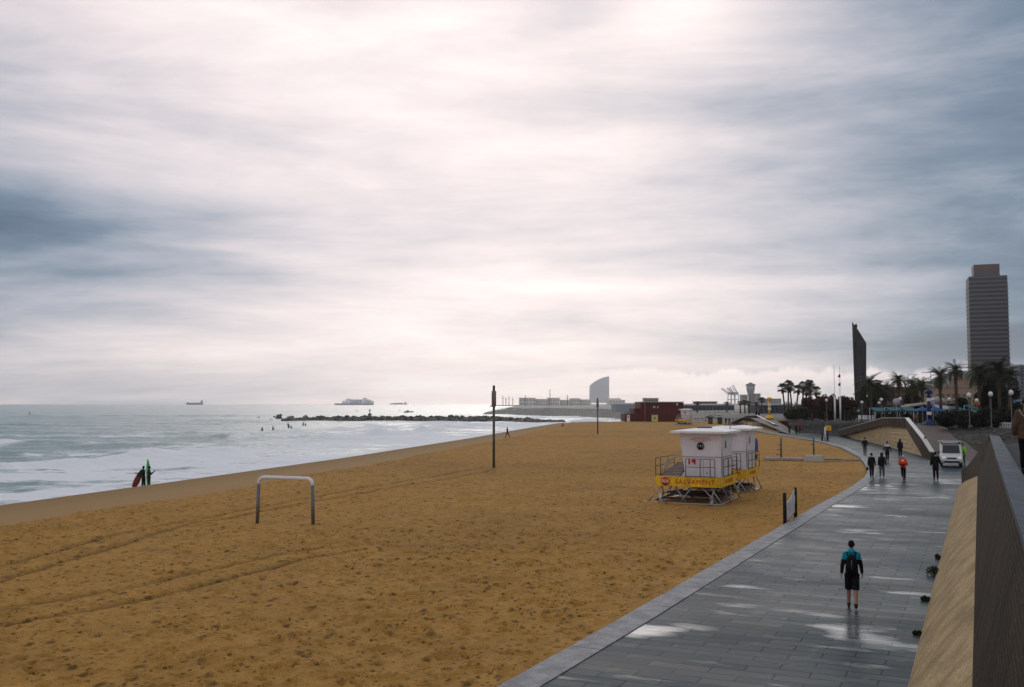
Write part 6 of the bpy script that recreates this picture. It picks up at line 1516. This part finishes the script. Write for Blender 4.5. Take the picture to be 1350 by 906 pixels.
# sail shaped hotel
Yw = 2900
r = thing('sail_tower', 'hazy pale sail shaped glass tower rising beyond the port', 'tower', at_plaza(790, Yw, 2.3)); O = r.location.copy()
pf = [(778, 531), (803.2, 531), (803.2, 496), (797, 497.2), (790, 499.8), (783, 504), (778, 508.5)]
poly = [((W(a, b, Yw) - O).x, max(0, (W(a, b, Yw) - O).z)) for a, b in pf]
m_ = MB(); m_.prism(poly, 'y', 0, 28); m_.build('facade', mat('haze_paled_sail_glass', (.62, .66, .67), .6), r)  # pale glass colour carries the haze in front of the tower
m_ = MB()
for k in range(22): 
    z = 4 + k * 3.3; xl = poly[0][0] + .5; xr = poly[1][0] - .5
    if z < poly[2][1] - 2:
        if z > poly[6][1] - 3: xl = np.interp(z + 3, [poly[6][1], poly[5][1], poly[4][1], poly[3][1], poly[2][1] + 4], [poly[6][0], poly[5][0], poly[4][0], poly[3][0], poly[2][0]]) + 1
        if xl < xr: m_.box(((xl + xr) / 2, -.4, z), (xr - xl, .8, 1.0))
m_.build('floor_stripe', mat('sail_stripe', (.70, .72, .72), .6), r)
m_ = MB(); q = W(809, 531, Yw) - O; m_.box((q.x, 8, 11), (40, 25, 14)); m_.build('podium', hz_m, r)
# hotel tower on the right
Ym = 930
c = W(1304.7, 531, Ym); yaw = -math.atan2(c.x, c.y) + R(5.5)
r = thing('hotel_tower', 'tall dark banded office tower with red lettered crown at the right', 'tower', (c.x, c.y, ZP), yaw)
wd_ = 47.5 * Ym / F / math.cos(R(20)) * .93; h1 = W(1304, 366.5, Ym).z - ZP; h2 = W(1304, 350.5, Ym).z - ZP
gl = mat('tower_dark_glass', (.006, .008, .012), .6); sp = mat('tower_concrete_band', (.075, .088, .105), .6, var=.1, scale=.3)
m_ = MB(); m_.box((0, 0, h1 / 2), (wd_ - 1.0, wd_ - 1.0, h1)); m_.build('glass_core', gl, r)
nfl = 29; fl_ = (h1 - 6) / nfl
for side in range(4):
    m_ = MB()
    for k in range(nfl + 1):
        z = 5 + k * fl_; ww = wd_ if k < nfl - 1 else wd_ - .9
        m_.box((0, -ww / 2 + .35, z), (ww - .02, .7, fl_ * .38))
    o = m_.build('floor_stripe', sp, r); o.rotation_euler.z = side * PI / 2
wc = 31.5 * Ym / F * .98
m_ = MB(); m_.box((-.4, 0, (h1 + h2) / 2), (wc, wc, h2 - h1)); cw = m_.build('crown_box', mat('tower_crown', (.07, .06, .06), .6), r)
m_ = MB()
for k in range(26): m_.box((-.4 - wc / 2 + (k + .5) * wc / 26, -wc / 2 - .15, (h1 + h2) / 2 - .3), (.35, .3, h2 - h1 - 1))
m_.build('crown_slat', mat('tower_crown_slat', (.095, .08, .08), .6), r)
text('roof_lettering', 'MAPFRE', 4.6, mat('sign_red', (.30, .03, .025), .6), cw, (-.4, -wc / 2 - .5, h2 - 3.6), (PI / 2, 0, 0), ext=.1, spacing=1.1)
# leaning slab sculpture
Yl = 420
O = at_plaza(1132, Yl); r = thing('slab_tower', 'dark sharp topped leaning slab tower above the palms', 'tower', O)
def q_(px, py, dy): v = W(px, py, Yl + dy) - O; return v
zt = ZP
b0, b1, b2, b3 = q_(1127.2, 540, 2), q_(1134.5, 540, -3), q_(1142, 540, 3), q_(1137, 540, 8)
t0_, t1_, t2_, t3_ = q_(1123.2, 424, 2), q_(1126.5, 431, -3), q_(1142.2, 452.5, 3), q_(1132, 436, 9)
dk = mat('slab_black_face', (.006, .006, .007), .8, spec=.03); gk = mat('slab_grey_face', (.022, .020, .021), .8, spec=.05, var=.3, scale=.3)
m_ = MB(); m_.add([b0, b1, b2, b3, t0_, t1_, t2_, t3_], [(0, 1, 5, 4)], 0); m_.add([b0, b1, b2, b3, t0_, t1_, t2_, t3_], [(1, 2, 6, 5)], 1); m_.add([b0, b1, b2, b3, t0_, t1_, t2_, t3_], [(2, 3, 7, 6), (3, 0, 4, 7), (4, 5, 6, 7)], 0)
bm = bmesh.new(); m_.build('body', [dk, gk], r, fix=False)
bm.free()
m_ = MB(); q = t0_.lerp(t2_, .28); m_.box((q.x, q.y, q.z + .6), (.8, .8, 1.6)); m_.build('finial', dk, r)
# port control tower and neighbours
Yc = 1500
O = at_plaza(989.8, Yc); r = thing('control_tower', 'round topped grey control tower beyond the port', 'tower', O)
s_ = Yc / F; gC = mat('control_grey', (.17, .18, .185), .7, var=.15, scale=.05)
def hz_(py): return W(990, py, Yc).z - ZP
m_ = MB(); m_.lathe([(3.6 * s_, 0), (3.2 * s_, hz_(522))], 12); m_.build('shaft', gC, r)
m_ = MB(); m_.lathe([(3.2 * s_, hz_(522)), (4.9 * s_, hz_(516)), (5.6 * s_, hz_(513)), (5.6 * s_, hz_(508.5))], 16); m_.build('head', mat('control_head', (.30, .31, .31), .6), r)
for k in range(5): m_ = MB(); m_.box(((k - 2) * 1.6 * s_, -5.0 * s_ + abs(k - 2) * .7 * s_, hz_(514.3)), (.9 * s_, .6 * s_, 2.2 * s_)); m_.build('window', white_paint if k in (1, 3) else win_m, r)
m_ = MB(); m_.lathe([(6.4 * s_, hz_(508.5)), (6.4 * s_, hz_(507)), (2.2 * s_, hz_(505.5)), (2.0 * s_, hz_(504.5))], 16); m_.build('roof', gC, r)
block('grey_flats', 'grey block joined to the left foot of the control tower', 979.5, 986, 521, 1480, gC, depth=20, rows=5, cols=3)
block('grey_flats', 'grey block right of the control tower, the lower of two', 991.5, 997, 520.5, 1480, gC, depth=20, rows=5, cols=3)
block('grey_flats', 'taller pale grey block farthest right of the control tower', 997.3, 1002.8, 519.3, 1470, mat('flats_pale', (.24, .25, .25), .7), depth=20, rows=5, cols=3)
block('hazy_flats', 'faint low city block behind the yellow beacon', 1006, 1030, 526, 1700, gC, depth=30, rows=3, cols=8)
# harbour cranes
crm = mat('crane_pale_blue', (.22, .38, .50), .5)
for i, (xb, xt, yt, lb) in enumerate([(962, 951.5, 511.5, 'leftmost harbour crane jib leaning left'), (966, 959, 511, 'second harbour crane from the left'), (966.5, 962.5, 510, 'third harbour crane, pale blue and upright'), (971.5, 966.5, 507.5, 'tallest rightmost harbour crane, pale blue')]):
    Y = 2100; O = at_plaza(xb, Y); r = thing('harbour_crane', lb, 'crane', O, 0, 'harbour cranes'); cm_ = crm if i > 1 else mat('crane_grey', (.28, .30, .32), .5)
    tp = W(xt, yt, Y) - O; hb = 22
    m_ = MB()
    for dx in (-4, 4): m_.tube([(dx, 0, 0), (dx * .8, 0, hb)], .9, 5)
    m_.tube([(-4, 0, hb * .5), (4, 0, hb * .5)], .8, 5); m_.tube([(-3.5, 0, hb), (3.5, 0, hb)], .8, 5); m_.build('portal', cm_, r)
    m_ = MB(); m_.tube([(3, 0, hb), (tp.x, 0, tp.z)], .8, 5); m_.tube([(-2.5, 0, hb), (tp.x - 2, 0, tp.z - 2)], .5, 5)
    for k in range(8): m_.tube([Vector((3, 0, hb)).lerp(Vector((tp.x, 0, tp.z)), k / 8), Vector((-2.5, 0, hb)).lerp(Vector((tp.x - 2, 0, tp.z - 2)), (k + .6) / 8)], .35, 4)
    m_.build('jib', cm_, r)
    m_ = MB(); m_.box((0, 0, hb + 2.5), (6, 5, 4.5)); m_.build('machine_cab', cm_, r)
# city blocks on the right
brn = mat('brown_brick', (.14, .075, .05), .8, var=.2); snd = mat('sandstone', (.34, .25, .17), .8, var=.15, scale=.2)
block('brown_flats', 'reddish brown flats behind the star shaped palm', 1176, 1197, 512, 330, brn, depth=12, rows=4, cols=5)
block('brown_flats', 'paler flats just left behind the brown ones', 1166, 1176, 509, 360, mat('pale_brown_flats', (.20, .16, .13), .8), depth=12, rows=4, cols=3)
block('sandstone_hall', 'long low sandstone hall left of the hotel tower', 1233, 1296, 511, 300, snd, depth=16, rows=1, cols=9, wm=mat('sandstone_recess_shade', (.16, .12, .08), .8))  # recess shade painted as darker sandstone on flat window boxes, here and below
block('sandstone_block', 'square sandstone block standing above the long hall', 1269, 1282, 499, 330, snd, depth=10, rows=1, cols=2, wm=mat('sandstone_recess_shade', (.16, .12, .08), .8))
block('white_hall', 'thin pale roof line left of the square sandstone block', 1249.5, 1268.5, 507.4, 360, mat('pale_hall', (.40, .40, .42), .6), depth=8, rows=1, cols=6)
block('grey_tower', 'grey blue tower cut by the right edge of the photo', 1346.3, 1362, 483, 420, mat('edge_tower_grey', (.10, .13, .15), .4), depth=14, rows=12, cols=4)
block('city_block', 'low dark block under the palms left of the sandstone hall', 1196, 1234, 517, 340, mat('low_dark_city', (.09, .08, .075), .8), depth=12, rows=2, cols=9)
block('city_block', 'low dark block at the right behind the shrubs', 1296, 1346, 516, 300, mat('low_dark_city', (.09, .08, .075), .8), depth=12, rows=2, cols=9)
# hill
m_ = MB(); Yb = 2600; xs_ = list(range(1150, 1560, 8)); top_ = []; bot_ = []
ridge = [(1150, 531), (1200, 515), (1225, 503), (1240, 494), (1255, 489.5), (1275, 488), (1300, 487), (1325, 489), (1350, 490), (1400, 496), (1480, 512), (1560, 526)]
rowsH = []
for j in range(5):
    row = []
    for x in xs_:
        y = np.interp(x, [a for a, _ in ridge], [b for _, b in ridge]); t = W(x, y + float(vnoise(np.array([x * .13]), np.array([1.]), 3)[0]) * 1.2, Yb)
        f_ = [0, .35, .75, 1.0, .6][j]; dy = [-500, -330, -130, 0, 300][j]
        k = (Yb + dy) / Yb; row.append((t.x * k, Yb + dy, 2.0 + (t.z - 2.0) * f_))
    rowsH.append(row)
strip(rowsH, 0, m_); o = m_.build('hill', mat('hill_dark_scrub', (.02, .03, .03), .9, col2=(.035, .045, .04), scale=.01), fix=False); o['kind'] = 'structure'

# ------------------------------------------------------------------ sea things
# rock breakwater
dark_rock = mat('wet_dark_rock', (.025, .027, .022), .55, col2=(.11, .105, .085), scale=.7, bump=.8, bscale=3)
def rock(mb, c, s_, seed):
    rnd = random.Random(seed); bm = bmesh.new(); bmesh.ops.create_icosphere(bm, subdivisions=1, radius=1)
    for v in bm.verts: v.co *= rnd.uniform(.72, 1.15)
    e = Euler((rnd.uniform(0, 3), rnd.uniform(0, 3), rnd.uniform(0, 3))).to_matrix()
    vs = [e @ v.co for v in bm.verts]; vs = [Vector((v.x * s_[0], v.y * s_[1], v.z * s_[2])) + Vector(c) for v in vs]
    fs = [[v.index for v in f.verts] for f in bm.faces]; bm.free(); mb.add(vs, fs)
random.seed(11); m_ = MB(); O = Vector((*fx(560, 372), -1.6))
for k in range(1500):
    px = random.uniform(374, 742); Y = 372 + random.uniform(-7, 7) - (px > 640) * (px - 640) * .18
    ed = 1 - abs((Y - 372 + (px > 640) * (px - 640) * .18) / 7.5)
    lo_ = min(1, .55 + (px - 374) / 120); v = W(px, 531, Y)
    h = -1.7 + 2.0 * ed * lo_ * random.uniform(.6, 1) * (1 - .75 * max(0, (px - 650) / 92))
    s_ = random.uniform(.6, 1.25); rock(m_, Vector((v.x, Y, h)) - O, (s_ * 1.2, s_, s_ * .8), k)
o = m_.build('breakwater_rubble', dark_rock); o.location = O; tag(o, 'long low mound of dark boulders reaching out from the beach', 'breakwater', None, 'stuff')
for i, (px, py, w_, h, lb) in enumerate([(368, 551, 9, 2.4, 'pointed dark rock at the seaward tip of the breakwater'), (358, 553.3, 6, .9, 'flat black rock at the far left end of the breakwater'), (362, 549, 3, .9, 'small rock awash just off the tip of the breakwater'), (371, 547.4, 4, 1.2, 'small rock standing behind the pointed tip rock'),
                                   (382, 549.5, 13, .9, 'long flat reef left of the main boulder mound'), (393, 552.5, 14, 1.1, 'long black slab rock in front of the left end of the mound'), (402, 549, 11, 1.1, 'dark rock ridge joining the left end of the mound'), (410, 553.6, 14, 1.0, 'flat black rock before the mound, right of the long slab'), (341, 549, 1.3, .5, 'leftmost tiny rock awash beyond the bathers')]):
    q = G(px, py + 1.5, -1.6); m_ = MB(); wm_ = pxw(w_, q.y) / 2
    for k in range(4): rock(m_, (random.uniform(-.5, .5) * wm_, random.uniform(-1, 1), -.1 + h * .15 * k * .3), (wm_ * random.uniform(.5, .75), 1.6, h * random.uniform(.9, 1.3)), 900 + i * 9 + k)
    o = remeshed(m_, 'breakwater_rock', dark_rock, None, max(.12, wm_ / 25), None, 1); o.location = q
    for p in o.data.polygons: p.use_smooth = False
    tag(o, lb, 'rock')
# ships
def ship(name, label, px0, px1, Y, hull_m, hh, sup, sm):
    a = W(px0, 531, Y); b = W(px1, 531, Y); L2 = (b.x - a.x) / 2
    r = thing(name, label, 'ship', ((a.x + b.x) / 2, Y, -1.6)); s = Y / F
    bw = L2 * .13
    pl = [(-L2, -bw * .8), (L2 * .82, -bw), (L2, 0), (L2 * .82, bw), (-L2, bw * .8)]
    m = MB(); n = 5; vs = [(x * .97, y * .8, -.5) for x, y in pl] + [(x, y, hh) for x, y in pl]
    m.add(vs, [tuple(reversed(range(n))), tuple(range(n, 2 * n))] + [(i, (i + 1) % n, (i + 1) % n + n, i + n) for i in range(n)]); m.build('hull', hull_m, r)
    for nm, x0, x1, z0, z1 in sup: m = MB(); m.box(((x0 + x1) / 2 * L2, 0, (z0 + z1) / 2 * s), ((x1 - x0) * L2, bw * 1.5, (z1 - z0) * s)); m.build(nm, sm, r)
    return r, L2, s, bw
hull_d = mat('hull_dark_blue', (.03, .05, .08), .6); shipw = mat('ship_white', (.9, .9, .9), .6); hull_g = mat('hull_grey', (.10, .11, .12), .6)
ship('cargo_ship', 'small dark cargo ship on the horizon at the left', 246, 268, 5200, hull_d, 2.6 * 5200 / F, [('bridge', .72, .92, 2.6, 5.0), ('funnel', .80, .88, 5.0, 6.3), ('bow_house', -.98, -.85, 2.6, 3.6)], hull_g)
r, L2, s, bw = ship('ferry', 'large white ferry with big blue letters on its side', 441, 493, 4300, hull_g, 2.2 * 4300 / F, [], shipw)
for nm, x0, x1, z0, z1 in (('side_wall', -.60, .98, 2.2, 5.6), ('upper_deck', -.42, .80, 5.6, 7.4), ('funnel', .45, .62, 7.4, 9.6), ('bridge', -.40, -.20, 7.4, 8.4)): m_ = MB(); m_.box(((x0 + x1) / 2 * L2, 0, (z0 + z1) / 2 * s), ((x1 - x0) * L2, bw * 1.7, (z1 - z0) * s)); sd_o = m_.build(nm, shipw, r)
text('hull_lettering', 'GNV', 6.6 * s, mat('lettering_blue', (.02, .07, .20), .6), r, (.10 * L2, -bw * .9, 4.1 * s), (PI / 2, 0, 0), ext=1.0, spacing=1.15, bold=.35)
m_ = MB(); 
for k in range(4): m_.tube([((.55 + .09 * k) * L2, -bw * .9, 2.6 * s), ((.62 + .08 * k) * L2, -bw * .9, 6.0 * s)], .45 * s, 5)
m_.build('hull_emblem_stripe', mat('lettering_blue', (.02, .07, .20), .6), r)
ship('tanker_ship', 'faint grey low ship on the horizon right of the ferry', 514, 537, 6200, hull_g, 1.6 * 6200 / F, [('bridge', .70, .85, 1.6, 3.4), ('deck_pipes', -.6, .5, 1.6, 2.2)], hull_g)
for px, py, h, lb in ((470.5, 542.7, 1.6, 'small marker buoy below the left half of the ferry'), (487.5, 547.5, 3.4, 'tallest marker buoy just above the boulder mound'), (527, 542.5, 1.6, 'small marker buoy below the faint grey ship'), (39, 546.5, 1.7, 'small orange marker buoy in the open water at far left')):
    q = G(px, py, -1.6); r = thing('marker_buoy', lb, 'buoy', q, 0, 'marker buoys'); s_ = h / 1.6; m_ = MB(); m_.lathe([(.3 * s_, -.3), (.55 * s_, 0), (.55 * s_, .3 * s_), (.2 * s_, .5 * s_)], 12); m_.build('float', mat('buoy_orange', (.35, .07, .03), .6) if px < 100 else dark_steel, r)
    m_ = MB(); m_.tube([(0, 0, .4 * s_), (0, 0, 1.3 * s_)], .12 * s_, 6); m_.lathe([(.22 * s_, 1.2 * s_), (.22 * s_, 1.6 * s_)], 8); m_.build('top_mark', black, r)
r = thing('motor_boat', 'tiny dark boat in the water right of the ferry', 'boat', G(538, 544.5, -1.6)); m_ = MB(); m_.prism([(-3, 0), (3, 0), (4.2, 1.2), (-3.2, 1.0)], 'y', -1, 1); m_.build('hull', hull_g, r); m_ = MB(); m_.bbox((-.5, 0, 1.5), (2.2, 1.4, 1.0), .2); m_.build('cabin', shipw, r)
